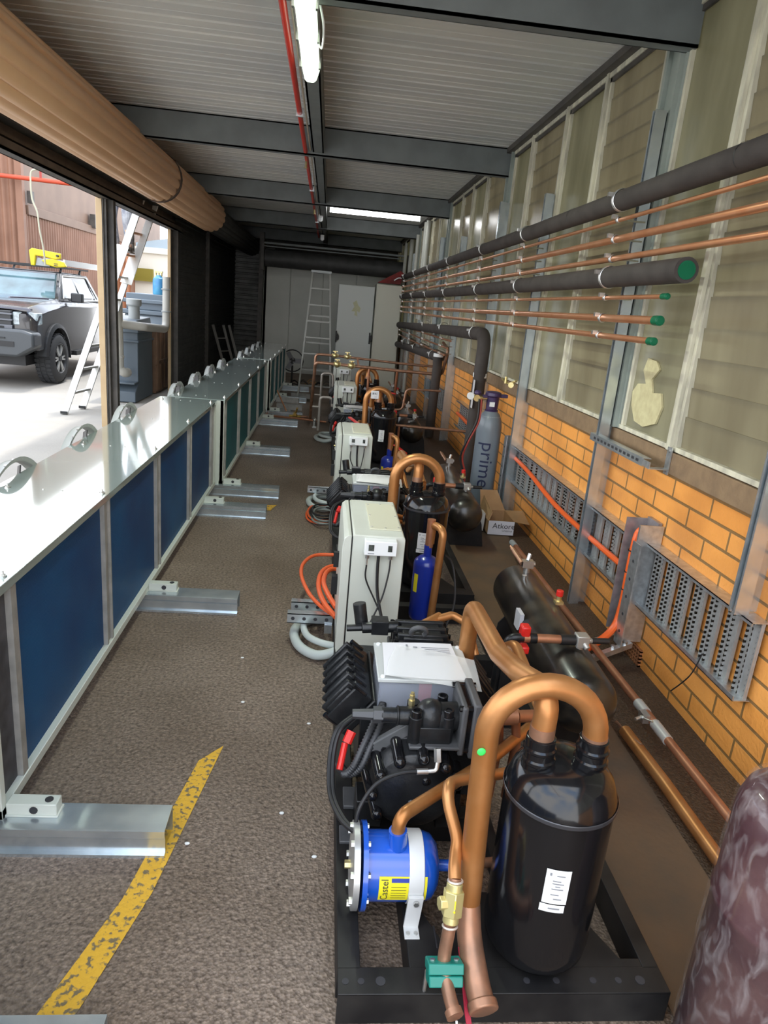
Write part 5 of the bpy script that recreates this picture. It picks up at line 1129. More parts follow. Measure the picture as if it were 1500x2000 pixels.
# ---- dark utility vehicle
t = thing('pickup_truck', 'dark grey pickup truck with roof rack parked outside the open doorway', 'vehicle', (-5.58, 14.3, 0))
ox, oy = -5.58, 11.66; HW = .93
PAINT = mat('vehicle_paint', (.022, .020, .022), .25, .2, coat=.7); TRIM = mat('vehicle_trim', (.025, .026, .028), .5)
def arc(cy, cz, r, a0, a1, n): return [(cy + math.cos(math.radians(a0 + (a1 - a0) * i / n)) * r, cz + math.sin(math.radians(a0 + (a1 - a0) * i / n)) * r) for i in range(n + 1)]
low = [(0.06, .60), (0.02, .80), (0.04, 1.16), (.14, 1.26), (.6, 1.33), (1.42, 1.40), (2.2, 1.40), (3.6, 1.38), (3.62, 1.30), (5.25, 1.28), (5.3, 1.2), (5.3, .62)] + arc(4.22, .44, .50, 20, 160, 10) + [(3.6, .46), (1.65, .46)] + arc(.97, .44, .50, 5, 150, 10) + [(.30, .60)]
g = G()
def loft(prof, xs):   # xs: list of (x, inset scale towards centre)
    rows = []
    for x, ins, dz in xs: rows.append([g.bm.verts.new((ox + x, oy + y + (ins if y < 1 else -ins if y > 5 else 0), z - (dz if z > 1.1 else 0))) for y, z in prof])
    for a, b in zip(rows[:-1], rows[1:]): g.bridge(a, b)
    g.face(rows[0][::-1]); g.face(rows[-1])
loft(low, [(-HW + .05, .16, .09), (-HW, .10, .14) if 0 else (-HW + .0, .12, .12), (-HW + .14, .05, .0), (0, 0, -.02), (HW - .14, .05, .0), (HW, .12, .12)][1:])
body = put('body', g, PAINT, parent=t, bevel=.015, ang=40)
g = G(); g.hexa([(ox - .84, oy + 1.38, 1.36), (ox + .84, oy + 1.38, 1.36), (ox + .84, oy + 3.66, 1.36), (ox - .84, oy + 3.66, 1.36), (ox - .66, oy + 2.02, 1.84), (ox + .66, oy + 2.02, 1.84), (ox + .68, oy + 3.35, 1.84), (ox - .68, oy + 3.35, 1.84)])
g.box(ox - .60, ox + .60, oy + 2.05, oy + 3.3, 1.84, 1.862); put('cabin', g, PAINT, parent=t, bevel=.03)
GL = mat('vehicle_glass', (.03, .05, .055), .04, 0, coat=.5, spec=.5)
g = G(); g.hexa([(ox - .76, oy + 1.40, 1.405), (ox + .76, oy + 1.40, 1.405), (ox + .76, oy + 1.42, 1.405), (ox - .76, oy + 1.42, 1.405), (ox - .61, oy + 1.955, 1.81), (ox + .61, oy + 1.955, 1.81), (ox + .61, oy + 1.99, 1.81), (ox - .61, oy + 1.99, 1.81)])
put('windscreen', g, mat('windscreen_glass', (.10, .17, .19), .08, 0, (.02, .03, .03), 1.5, coat=.6), parent=t)
for a, b, c_, d_ in ((1.62, 2.42, 2.02, 2.42), (2.50, 3.25, 2.50, 3.10)):
    g = G(); X0 = ox + .848; X1 = ox + .688
    g.hexa([(X0 - .02, oy + a, 1.42), (X0, oy + a, 1.42), (X0, oy + b, 1.42), (X0 - .02, oy + b, 1.42), (X1 - .02, oy + c_, 1.78), (X1, oy + c_, 1.78), (X1, oy + d_, 1.78), (X1 - .02, oy + d_, 1.78)]); w_ = put('side_window', g, GL, parent=t)
g = G(); g.tube([(ox + .86, oy + 1.55, 1.41), (ox + .70, oy + 1.98, 1.80), (ox + .70, oy + 3.2, 1.80), (ox + .85, oy + 3.4, 1.41)], .012, n=6, fil=.06); put('window_trim', g, STEEL, parent=t)
g = G(); g.box(ox + .92, ox + 1.12, oy + 1.72, oy + 1.84, 1.36, 1.52); g.box(ox + .86, ox + .94, oy + 1.74, oy + 1.8, 1.38, 1.42); put('wing_mirror', g, TRIM, parent=t, bevel=.03)
g = G(); g.hexa([(ox + .60, oy + .04, .98), (ox + .93, oy + .16, .98), (ox + .94, oy + .36, 1.0), (ox + .6, oy + .3, .98), (ox + .60, oy + .05, 1.19), (ox + .92, oy + .18, 1.19), (ox + .93, oy + .40, 1.19), (ox + .6, oy + .3, 1.19)]); hl = put('headlight', g, mat('headlight', (.55, .62, .62), .08, 0, (.2, .24, .25), 14, coat=1), parent=t, bevel=.02)
g = G(); g.box(ox - .6, ox + .6, oy + .0, oy + .08, .90, 1.20); gr = put('grille', g, TRIM, parent=t, bevel=.01)
g = G()
for z in (.97, 1.06, 1.15): g.box(ox - .58, ox + .62, oy - .025, oy + .03, z - .012, z + .014)
g.box(ox + .5, ox + .62, oy - .03, oy + .03, .90, .97); put('grille_bar', g, mat('grille_bar', (.12, .125, .14), .4, .3), parent=gr, bevel=.004)
g = G(); g.prism([(ox - .95, .50), (ox + .72, .50), (ox + .98, .66), (ox + .98, .88), (ox + .80, .93), (ox - .95, .93)], 'Y', oy - .14, oy + .20)
put('bull_bar', g, mat('bar_steel', (.06, .065, .07), .4, .3), parent=t, bevel=.04)
g = G(); g.box(ox + .25, ox + .68, oy - .15, oy - .13, .66, .74); g.box(ox + .25, ox + .55, oy - .155, oy - .135, .78, .80); put('bar_recess', g, RUB, parent=t)
g = G(); g.box(ox - .6, ox + .7, oy + .2, oy + 1.2, .34, .50); g.cyl((ox - .8, oy + .97, .44), (ox + .8, oy + .97, .44), .05); g.cyl((ox - .8, oy + 4.22, .44), (ox + .8, oy + 4.22, .44), .05); g.box(ox + .78, ox + .98, oy + 1.75, oy + 3.5, .42, .50); put('chassis', g, RUB, parent=t)
for cy in (.97, 4.22):
    for sx in (-1, 1):
        g = G(); P = arc(cy, .44, .50, -5, 175, 16); P2 = arc(cy, .44, .57, -5, 175, 16)
        for i in range(16):
            (y0, z0), (y1, z1), (y3, z3), (y2, z2) = P[i], P[i + 1], P2[i], P2[i + 1]
            x0, x1 = ox + sx * .80, ox + sx * (.975)
            g.hexa([(x0, oy + y0, z0), (x1, oy + y0, z0), (x1, oy + y1, z1), (x0, oy + y1, z1), (x0, oy + y3, z3), (x1 - sx * .02, oy + y3, z3), (x1 - sx * .02, oy + y2, z2), (x0, oy + y2, z2)])
        put('wheel_arch_flare', g, TRIM, parent=t)
        c = Vector((ox + sx * .83, oy + cy, .42)); w = .15
        g = G(); g.lathe(c - Vector((sx * w, 0, 0)), (sx, 0, 0), [(.25, 0), (.36, .0), (.405, .03), (.42, .06), (.42, .24), (.405, .27), (.36, .30), (.27, .30), (.25, .25)], n=48)
        for k in range(36):
            a = k * 2 * PI / 36; u = Vector((0, math.cos(a), math.sin(a))); v_ = Vector((0, -math.sin(a), math.cos(a)))
            for off in (-.09, 0, .09): g.obox(c + u * .421 + Vector((off, 0, 0)) + v_ * (.018 if off else 0), u, v_, (1, 0, 0), .008, .026, .036)
        wh = put('wheel', g, mat('tyre', (.035, .036, .038), .8), parent=t)
        g = G(); g.lathe(c + Vector((sx * .10, 0, 0)), (sx, 0, 0), [(.25, 0), (.265, .045), (.25, .05), (.235, .02), (.22, .0)], n=40, cap=False); g.cyl(c, c + Vector((sx * .06, 0, 0)), .24, n=32); g.cyl(c + Vector((sx * .1, 0, 0)), c + Vector((sx * .15, 0, 0)), .05)
        put('rim', g, TRIM, parent=wh)
        g = G()
        for k in range(6):
            for o_ in (-.13, .13):
                a = k * PI / 3 + o_; u = Vector((0, math.cos(a), math.sin(a))); v_ = Vector((0, -math.sin(a), math.cos(a))); g.obox(c + u * .145 + Vector((sx * .125, 0, 0)), u, v_, (1, 0, 0), .095, .014, .012)
        put('spokes', g, ALU, parent=wh)
g = G()
for x in (-.62, .62): g.bar((ox + x, oy + 1.9, 1.945), (ox + x, oy + 3.6, 1.945), .035, .03)
for y in (1.9, 2.3, 2.75, 3.2, 3.6): g.bar((ox - .62, oy + y, 1.95), (ox + .62, oy + y, 1.95), .03, .025)
for x in (-.62, .62):
    for y in (2.1, 3.1): g.bar((ox + x, oy + y, 1.86), (ox + x, oy + y + .08, 1.94), .03, .03, up=(1, 0, 0))
put('roof_rack', g, RUB, parent=t)
g = G(); g.tube(spline([(ox + .2, oy + .95, 1.37), (ox + .22, oy + 1.0, 1.385), (ox + .7, oy + 1.3, 1.40)]), .01, n=6); g.box(ox - .7, ox + .88, oy + .05, oy + .13, 1.225, 1.25); put_each('bonnet_trim', g, mat('bonnet_trim', (.10, .10, .13), .2), t)
# load on its roof: folded ladder and yellow clamp
t = thing('roof_ladder', 'grey folded ladder strapped on the pickup roof rack', 'ladder', (-5.0, 14.6, 1.97))
for k, x in enumerate((-5.05, -4.72)):
    g = G(); g.bar((x, 13.3, 2.03), (x + .02, 16.3, 2.03), .03, .09); put('rail', g, ALU, parent=t)
for k in range(9):
    g = G(); g.cyl((-5.05, 13.5 + k * .32, 2.03), (-4.71, 13.5 + k * .32, 2.03), .018, n=8); put('rung', g, ALU, parent=t)
t = thing('yellow_clamp', 'yellow folding ladder clamp sitting on the pickup roof rack', 'clamp', (-5.0, 13.3, 1.96))
Yc = mat('yellow_paint', (.55, .44, .0), .4)
g = G(); g.prism([(-5.27, 1.93), (-5.20, 1.93), (-5.18, 2.10), (-5.02, 2.09), (-4.84, 2.06), (-4.76, 2.08), (-4.76, 2.17), (-5.24, 2.22), (-5.29, 2.18)], 'Y', 13.25, 13.31); put('clamp_frame', g, Yc, parent=t, bevel=.012)
g = G(); g.prism([(-5.08, 2.03), (-4.9, 2.07), (-4.70, 2.03), (-4.66, 1.95), (-4.84, 1.93), (-4.98, 1.96)], 'Y', 13.22, 13.30); put('clamp_jaw', g, Yc, parent=t, bevel=.012)
g = G(); g.cyl((-4.80, 13.20, 2.125), (-4.80, 13.26, 2.125), .018, n=12); g.box(-4.86, -4.80, 13.212, 13.222, 1.985, 1.995); g.box(-4.86, -4.80, 13.212, 13.222, 1.955, 1.965); put('pivot', g, INK, parent=t)
g = G(); g.prism([(-5.2, 1.94), (-4.98, 1.94), (-5.02, 2.04), (-5.16, 2.07)], 'Y', 13.28, 13.34); put('clamp_pad', g, GREYP, parent=t)

# ---- ladder leaning outside, feet on the concrete
t = thing('leaning_ladder', 'aluminium ladder leaning outside the doorway with a person on it', 'ladder', (-3.3, 10.0, 0))
L0 = Vector((-3.50, 9.64, 0)); L1 = Vector((-2.745, 10.95, 3.15)); off = Vector((.06, .54, 0)); LU = (L1 - L0)
def lp(f, s): return L0 + LU * f + off * s
for s in (0, 1):
    a, b = lp(0, s), lp(.66, s)
    g = G(); g.bar(a, b, .028, .085, up=(1, .0, 0)); put('rail', g, ALU, parent=t)
    a, b = lp(.60, s), lp(1.0, s); g = G(); d = Vector((.05, -.02, 0)); g.bar(a + d, b + d, .03, .10, up=(1, 0, 0)); put('fly_rail', g, mat('ladder_white', (.75, .75, .72), .4, .3), parent=t)
    g = G(); q = lp(.005, s); g.box(q.x - .05, q.x + .04, q.y - .03, q.y + .03, 0, .035); put('foot', g, RUB, parent=t)
    g = G(); q = lp(.64, s) + Vector((.0, -.025, 0)); g.bar(lp(.56, s) + Vector((.02, -.03, 0)), lp(.72, s) + Vector((.02, -.03, 0)), .006, .17, up=(1, 0, 0)); pl = put('hinge_plate', g, mat('ladder_white', (1, 1, 1)), parent=t)
for k in range(9):
    f = .085 + k * .1; g = G(); p = lp(f, 0); q = lp(f, 1); g.bar(p, q, .055, .028, up=(0, 0, 1)); put('rung', g, ALU if k < 6 else mat('ladder_orange', (.65, .35, .2), .5), parent=t)
# ---- person on the ladder (mostly hidden above the door header)
def skin(name, verts, edges, rad, m, parent, label=None):
    me = bpy.data.meshes.new(name); me.from_pydata(verts, edges, []); o = bpy.data.objects.new(name, me); COL.objects.link(o)
    o.parent = parent; off_ = world_of(parent)
    for v in me.vertices: v.co -= off_
    md = o.modifiers.new('skin', 'SKIN'); me.skin_vertices.new() if not me.skin_vertices else None
    for i, r in enumerate(rad): me.skin_vertices[0].data[i].radius = r if isinstance(r, tuple) else (r, r)
    me.skin_vertices[0].data[0].use_root = True
    sb = o.modifiers.new('sub', 'SUBSURF'); sb.levels = 2; sb.render_levels = 2
    me.materials.append(m)
    for p in me.polygons: p.use_smooth = True
    return o
px, py = -3.06, 10.95
fz = lp(.685, .5).z + .03
t = thing('person', 'person in grey work clothes standing on the leaning ladder, only legs in view', 'person', (px, py, fz))
SKN = mat('skin', (.55, .33, .24), .5)
hip = fz + .86
Vt = [(px, py, hip), (px - .09, py + .0, hip - .04), (px - .10, py - .16, fz + .46), (px - .09, py - .02, fz + .10), (px + .09, py, hip - .04), (px + .12, py - .14, fz + .48), (px + .12, py - .02, fz + .12),
      (px, py - .02, hip + .2), (px, py - .03, hip + .42), (px, py - .02, hip + .56), (px, py - .05, hip + .70),
      (px - .19, py - .03, hip + .47), (px - .20, py - .12, hip + .22), (px - .12, py - .34, hip + .24), (px + .17, py - .03, hip + .47), (px + .18, py - .14, hip + .22), (px + .14, py - .36, hip + .28),
      (px - .09, py - .12, fz + .04), (px + .12, py - .12, fz + .04)]
Ed = [(0, 1), (1, 2), (2, 3), (0, 4), (4, 5), (5, 6), (0, 7), (7, 8), (8, 9), (9, 10), (8, 11), (11, 12), (12, 13), (8, 14), (14, 15), (15, 16), (3, 17), (6, 18)]
Rd = [(.15, .11), .085, .065, .045, .085, .065, .045, (.14, .10), (.15, .10), .055, (.085, .10), .06, .045, .035, .06, .045, .035, .04, .04]
skin('body', Vt, Ed, Rd, SKN, t)
WORK = mat('work_trousers', (.20, .21, .25), .8, 0, (.42, .43, .46), 14, .5, 25)
skin('trousers', Vt[:7], [e for e in Ed if max(e) < 7], [(.165, .125), .105, .082, .072, .105, .082, .072], WORK, t)
skin('jacket', [Vt[i] for i in (7, 0, 8, 11, 12, 14, 15)], [(0, 1), (0, 2), (2, 3), (3, 4), (2, 5), (5, 6)], [(.16, .115), (.16, .12), (.17, .115), .075, .058, .075, .058], mat('work_jacket', (.05, .06, .10), .8, 0, (.09, .1, .15), 9, .4, 30), t)
for i in (3, 6):
    x, y, z = Vt[i]; g = G(); g.sph((x, y - .07, fz + .045), .05, (1, 2.5, 1), 16); g.cyl((x, y, fz + .03), (x, y + .01, fz + .19), .062, .058, n=16); g.box(x - .05, x + .05, y - .18, y + .06, fz, fz + .02); put('boot', g, mat('boot_leather', (.12, .10, .09), .6, 0, (.4, .38, .36), 20), parent=t)
g = G(); x, y, z = Vt[10]; g.sph((x, y + .01, z + .05), .105, (.9, 1.05, 1.0), 18); put('cap', g, INK, parent=t)
g = G()
for s in (-1, 1): g.sph((x + s * .033, y - .088, z + .0), .012, n=8)
g.sph((x, y - .105, z - .03), .016, (.8, 1, 1.3), 8); g.box(x - .025, x + .025, y - .093, y - .085, z - .065, z - .058); put('face_features', g, SKN, parent=t)
for s, i in ((-1, 13), (1, 16)):
    x, y, z = Vt[i]; g = G(); g.sph((x, y - .04, z + .01), .042, (.9, 1.1, .55), 12)
    for k in range(4): g.tube(spline([(x - .028 + k * .019, y - .07, z + .01), (x - .03 + k * .02, y - .11, z + .008), (x - .028 + k * .019, y - .125, z - .02), (x - .026 + k * .018, y - .11, z - .04)], 3), .009, n=8)
    g.tube(spline([(x - s * .035, y - .03, z + .01), (x - s * .06, y - .065, z - .005), (x - s * .05, y - .095, z - .02)], 3), .010, n=8); put('hand', g, SKN, parent=t)

# ---- grey plastic interceptor tank with white pipework
t = thing('interceptor_tank', 'grey plastic tank outside with a sloping lower front', 'tank', (-3.08, 11.6, 0))
g = G(); g.prism([(11.25, .30), (11.02, .16), (11.02, 0), (12.1, 0), (12.1, 1.12), (11.2, 1.12), (11.2, .30)][::1], 'X', -3.42, -2.92); g.box(-3.44, -2.90, 11.15, 12.15, 1.05, 1.12); g.box(-3.44, -2.90, 11.16, 12.14, .90, .94); g.box(-3.42, -2.92, 10.98, 11.24, .28, .31); put('tank_body', g, TANKG, parent=t, bevel=.012)
g = G(); g.prism([(11.15, 1.12), (12.15, 1.12), (12.05, 1.27), (11.25, 1.24)], 'X', -3.40, -2.94); put('tank_lid', g, mat('tank_lid', (.15, .18, .21), .45), parent=t, bevel=.01)
g = G(); g.cyl((-3.05, 11.5, 1.2), (-3.05, 11.5, 1.46), .085, n=20); g.lathe((-3.05, 11.5, 1.44), (0, 0, 1), [(.10, 0), (.115, .02), (.115, .10), (.10, .11)], n=20); put('vent_neck', g, GREYP, parent=t)
t = thing('pvc_pipework', 'white plastic waste pipes looping in front of the grey tank', 'pipe', (-3.0, 11.3, .5))
A = Vector((-3.13, 10.92, 0)); B_ = Vector((-2.80, 12.62, 0))
g = G(); g.tube([A + Vector((0, 0, .55)), A + Vector((0, 0, 1.50))], .068, n=18); put('vertical_pipe', g, PVC, parent=t)
g = G(); g.tube([A + Vector((0, 0, .95)), A + Vector((0, 0, .52)), A + Vector((.07, .02, .46)), A + Vector((.09, .12, .46))], .070, n=18, fil=.05); g.lathe(A + Vector((0, 0, .68)), (0, 0, 1), [(.07, 0), (.08, .004), (.08, .035), (.07, .04)], n=18, cap=False); put('lower_bend', g, PVC, parent=t)
g = G(); g.tube([A + Vector((0, 0, 1.18)), (-2.82, 11.15, 1.155), (-2.765, 12.42, 1.08), (-2.755, 12.42, 1.93)], .064, n=18, fil=[.1, .14], k=7); put('cross_pipe', g, PVC, parent=t)
g = G()
for z in (1.36, 1.72): g.lathe(Vector((-2.76, 12.42, z)), (0, 0, 1), [(.068, 0), (.082, .003), (.082, .02), (.068, .023)], n=18, cap=False)
put('pipe_ring', g, GREYP, parent=t)
t = thing('grey_bin', 'blue grey wheeled bins stacked behind the plastic tank', 'bin', (-3.3, 13.9, 0))
g = G(); g.box(-3.75, -2.98, 13.5, 14.3, 0, 1.25); put('bin_body', g, mat('bin_grey', (.19, .24, .29), .5), parent=t, bevel=.02)
g = G(); g.box(-3.8, -2.93, 13.42, 14.36, 1.25, 1.33); g.box(-3.78, -2.95, 13.44, 14.3, 1.45, 1.52); g.box(-3.72, -3.0, 13.5, 14.3, 1.33, 1.62); put('bin_lid', g, mat('bin_lid', (.12, .155, .19), .5), parent=t, bevel=.015)
t = thing('blue_bottle', 'bright blue drum standing on the grey bins outside', 'drum', (-3.35, 13.8, 1.62))
g = G(); g.lathe((-3.20, 13.8, 1.62), (0, 0, 1), [(.10, 0), (.11, .02), (.11, .24), (.10, .29), (.05, .33), (.04, .35)], n=20); put('drum', g, mat('bright_blue', (.04, .16, .5), .4, 0, (.1, .38, .55), 3), parent=t)
g = G(); [g.cyl((-3.20 + x, 13.8, 1.95), (-3.20 + x, 13.8, 2.03), .014, n=8) for x in (-.05, 0, .05)]; g.box(-3.27, -3.13, 13.77, 13.83, 2.01, 2.04); put('drum_tap', g, BRASS, parent=t)
t = thing('brown_crate', 'brown ribbed crate wall beside the grey plastic tank', 'crate', (-2.9, 12.7, 0))
g = G(); g.box(-3.3, -2.89, 12.2, 13.3, 0, 1.10)
for k in range(4): g.box(-2.91, -2.865, 12.22 + k * .28, 12.40 + k * .28, .04, 1.06)
g.box(-2.91, -2.86, 12.2, 13.3, .48, .56); put('crate_body', g, mat('crate_brown', (.17, .095, .055), .6, 0, (.22, .13, .08), 5), parent=t, bevel=.012)
g = G(); [g.cyl((-2.858, y, .52), (-2.865, y, .52), .02, n=10) for y in (12.35, 12.75)]; put('crate_holes', g, INK, parent=t)

# ================================================================== REAR OF THE SHED
# stepladder
DALU = mat('dull_aluminium', (.27, .27, .25), .5, .4)
def stepladder(cx, cy, label):
    t = thing('stepladder', label, 'stepladder', (cx, cy, 0)); H = 2.26
    def rail(n, p, q, w=.028, h=.07): g = G(); g.bar(p, q, w, h, up=(0, 1, .01)); return put(n, g, DALU, parent=t)
    for s in (-1, 1): rail('rail', (cx + s * .30, cy - .55, 0), (cx + s * .155, cy - .06, H)); rail('rear_leg', (cx + s * .33, cy + .62, 0), (cx + s * .15, cy + .02, H - .12), .025, .035)
    for k in range(7):
        f = (k + 1) / 8; w = .30 - .145 * f; g = G(); y = cy - .55 + .49 * f; g.box(cx - w, cx + w, y - .045, y + .045, H * f - .012, H * f + .012); put('step', g, DALU, parent=t)
    g = G(); g.box(cx - .18, cx + .18, cy - .14, cy + .08, H - .01, H + .03); put('top_cap', g, GREYP, parent=t)
    for z in (.5, 1.0, 1.5):
        f = z / H; w = .33 - .18 * f; g = G(); g.bar((cx - w, cy + .62 - .6 * f, z), (cx + w, cy + .62 - .6 * f, z), .02, .03); put('rear_brace', g, DALU, parent=t)
    return t
stepladder(-.19, 13.2, 'tall aluminium stepladder standing open before the pale panels')
t = thing('folded_ladder', 'grey folded ladder leaning on the dark wall behind the far condenser', 'ladder', (-2.3, 15.6, 0))
for x, y in ((-2.42, 15.2), (-2.25, 15.5), (-2.15, 15.65)):
    g = G(); g.bar((x + .22, y + .6, .0), (x, y, 1.10), .03, .05, up=(1, 0, 0)); put('rail', g, ALU, parent=t)
for k in range(3):
    f = .25 + k * .25; g = G(); g.bar((-2.42 + .22 * (1 - f), 15.2 + .6 * (1 - f), 1.1 * f), (-2.25 + .22 * (1 - f), 15.5 + .6 * (1 - f), 1.1 * f), .03, .02); put('rung', g, ALU, parent=t)
# white cabinets
CAB = mat('cabinet_white', (.55, .58, .55), .4)
t = thing('electrical_cabinet', 'tall white double door cabinet with a pale yellow sticker at the back', 'cabinet', (.56, 16.2, 0))
g = G(); g.box(.17, .97, 16.0, 16.45, .08, 2.17); g.box(.18, .96, 16.02, 16.44, 0, .08); put('body', g, CAB, parent=t, bevel=.006)
g = G(); g.box(.175, .965, 15.985, 16.0, .10, 2.15); dr = put('door', g, CAB, parent=t, bevel=.004)
for i, (x, z) in enumerate(((.19, 1.05), (.94, 1.07))):
    g = G(); g.prism([(x - .03, z - .10), (x + .045, z - .06), (x + .045, z + .02), (x + .02, z + .07), (x - .01, z + .03)], 'Y', 15.93, 15.985); g.box(x - .03, x + .0, 15.92, 15.95, z - .13, z + .12); put('door_handle', g, RUB, parent=dr, bevel=.006)
g = G(); g.prism([(.48, 1.62), (.54, 1.72), (.50, 1.80), (.58, 1.86), (.62, 1.76), (.68, 1.70), (.66, 1.60), (.60, 1.64), (.62, 1.52), (.55, 1.54), (.56, 1.62)], 'Y', 15.981, 15.984); put('faded_sticker', g, mat('faded_yellow', (.52, .52, .33), .6), parent=dr)
t = thing('electrical_cabinet', 'narrow cream cabinet side standing right of the double door cabinet', 'cabinet', (1.27, 15.9, 0))
g = G(); g.box(.99, 1.55, 15.75, 16.35, .0, 2.24); put('body', g, mat('cabinet_cream', (.60, .60, .50), .45), parent=t, bevel=.006)
g = G(); g.box(1.0, 1.54, 15.735, 15.75, .05, 2.2); put('door', g, mat('cabinet_cream', (1, 1, 1)), parent=t, bevel=.004)
g = G(); g.prism([(1.0, 2.27), (1.5, 2.27), (1.56, 2.5), (1.48, 2.55), (1.22, 2.40)], 'Y', 15.75, 15.95); put('red_bag', g, mat('red_fabric', (.22, .015, .01), .7, 0, (.12, .01, .01), 6), label='dark red folded bag lying on top of the cream cabinet', cat='bag')
g = G(); g.tube(spline([(1.35, 15.7, 2.34), (1.45, 15.68, 2.40), (1.58, 15.7, 2.38), (1.66, 15.75, 2.36)]), .012, n=8); put('cable', g, PLASTICW, label='white cable end hanging near the dark red bag', cat='cable')
# vertical white conduits and columns at the rear right corner
for k, (x, y, r, z1) in enumerate(((1.66, 13.1, .045, 3.3), (1.70, 13.8, .04, 3.35), (1.66, 14.6, .035, 3.2), (1.70, 16.0, .05, 3.3), (1.64, 16.6, .04, 3.2))):
    g = G(); g.cyl((x, y, 1.6 if k < 2 else 0), (x, y, z1), r, n=14); g.bm.verts.ensure_lookup_table()
    put('riser_pipe', g, mat('riser_grey', (.50, .51, .46), .5), label=['pale riser pipe nearest of the rear corner risers', 'pale riser pipe second in the rear corner by the windows', 'slim pale riser pipe in the rear corner', 'thick pale riser pipe beside the cream cabinet', 'rearmost pale riser pipe in the corner'][k], cat='pipe')
# copper manifold crossing above the rear racks with brass valves
def manifold(y, label, pts, r, vx, extra=None):
    t = thing('copper_manifold', label, 'pipe', (.3, y, 0)); g = G(); g.tube(pts, r, n=14, fil=.055, k=6); put('pipe', g, COPPERP, parent=t)
    for x, z in vx:
        g = G(); g.cyl((x - .05, y, z), (x + .05, y, z), r * 1.45, n=8); g.sph((x, y, z), r * 2.1, n=12); g.cyl((x, y, z), (x, y, z + .065), .012, n=8); g.box(x - .035, x + .035, y - .008, y + .008, z + .055, z + .068); put('brass_valve', g, BRASS, parent=t)
    for q in extra or []:
        g = G(); g.tube(q, r * .8, n=10, fil=.03); put('branch_pipe', g, COPPERD, parent=t)
    return t
manifold(9.84, 'lower copper pipe on brass valves crossing from the aisle to the brick wall', [(-.55, 10.62, .045), (-.21, 10.60, .045), (-.195, 10.3, .08), (-.155, 9.84, .943), (.15, 9.84, .94), (1.0, 9.84, .92), (1.64, 9.84, .915), (1.66, 9.64, 1.28), (1.67, 10.2, 1.34)], .022, [(.15, .94), (.35, .937)], [[(.60, 9.84, .93), (.60, 9.84, .12)], [(1.0, 9.84, .92), (1.0, 9.94, .55), (1.03, 10.0, .44)]])
manifold(10.35, 'upper copper pipe on brass valves crossing behind the lower one', [(-.17, 10.35, .60), (-.165, 10.35, 1.02), (.12, 10.35, 1.02), (1.1, 10.35, .985), (1.62, 10.35, .98)], .018, [(.12, 1.02), (.30, 1.017)], [[(.45, 10.35, 1.005), (.45, 9.84, .94)]])
manifold(8.95, 'copper loop dropping near the farther insulated pipe', [(1.50, 8.95, .78), (1.05, 8.95, .77), (1.02, 8.95, .50), (.86, 8.95, .49)], .014, [])
manifold(9.0, 'thin copper pipe crossing behind the second control box to the cable tray', [(.60, 7.70, .50), (1.10, 7.70, .49), (1.72, 7.70, .48)], .016, [], [[(.86, 7.70, .49), (.86, 7.70, .02)]])
for k, (x, y, zt) in enumerate(((-.06, 10.9, .70), (-.06, 9.6, .50))):
    t = thing('hot_gas_loop', ['dull grey pipe loop beside the farthest white control box', 'dull grey pipe loop with side stubs, nearer of the two in the aisle'][k], 'pipe', (x, y, 0))
    g = G(); g.tube([(x, y, .03), (x, y, zt), (x + .17, y, zt), (x + .18, y, zt - .25)], .018, n=12, fil=.05); put('pipe', g, mat('dull_pipe', (.42, .38, .34), .5, .4), parent=t)
    g = G(); g.cyl((x - .10, y, .36), (x, y, .36), .014, n=10); put('side_stub', g, mat('dull_pipe', (1, 1, 1)), parent=t)
# small things on the aisle floor by the far racks
t = thing('floor_valve', 'brass valve assembly lying on copper pipes across the aisle floor', 'valve', (-.5, 10.5, 0))
g = G(); g.sph((-.43, 10.62, .06), .055, n=12); g.cyl((-.52, 10.62, .045), (-.33, 10.62, .045), .035, n=8); g.cyl((-.43, 10.62, .06), (-.40, 10.55, .18), .015, n=8); put('valve_body', g, mat('dark_brass', (.42, .27, .06), .45, .5), parent=t)
g = G(); g.tube([(-.86, 10.75, .05), (-.86, 10.45, .05), (-.3, 10.35, .05), (.05, 10.3, .04)], .017, n=10, fil=.05); put('floor_pipe', g, COPPERD, parent=t)
g = G(); g.cyl((-.12, 9.98, 0), (-.12, 9.98, .09), .022, n=12); g.sph((-.12, 9.98, .11), .03, n=12); g.box(-.15, -.09, 9.95, 10.01, .0, .02); put('sight_gauge', g, STEEL, label='little silver gauge on the floor beside the grey pipe loop', cat='gauge')
for k, (x0, y0, w, l) in enumerate(((-.80, 10.95, .28, .10), (-.78, 11.5, .42, .12), (-.85, 12.3, .40, .12), (-.62, 13.0, .35, .10))):
    g = G(); g.box(x0, x0 + w, y0, y0 + l, .0, .09); g.box(x0, x0 + w, y0 - .02, y0, .0, .012); put('channel_offcut', g, GALVD, bevel=.002, label=['nearest dull channel offcut against the far condenser foot', 'second dull channel offcut lying beyond the brass floor valve', 'third dull channel offcut lying beyond the brass floor valve', 'last dull channel offcut lying before the stepladder'][k], cat='offcut', group='channel offcuts on the aisle floor')
g = G(); g.tube([(-.74, 10.9, .38), (-.55, 10.7, .06)], .010, n=8); put('copper_pipe', g, COPPER, label='thin copper rod slanting down beside the far condenser', cat='pipe')
t = thing('pedestal_fan', 'dark clutter heap with a round fan before the stepladder', 'fan', (-.55, 14.6, 0))
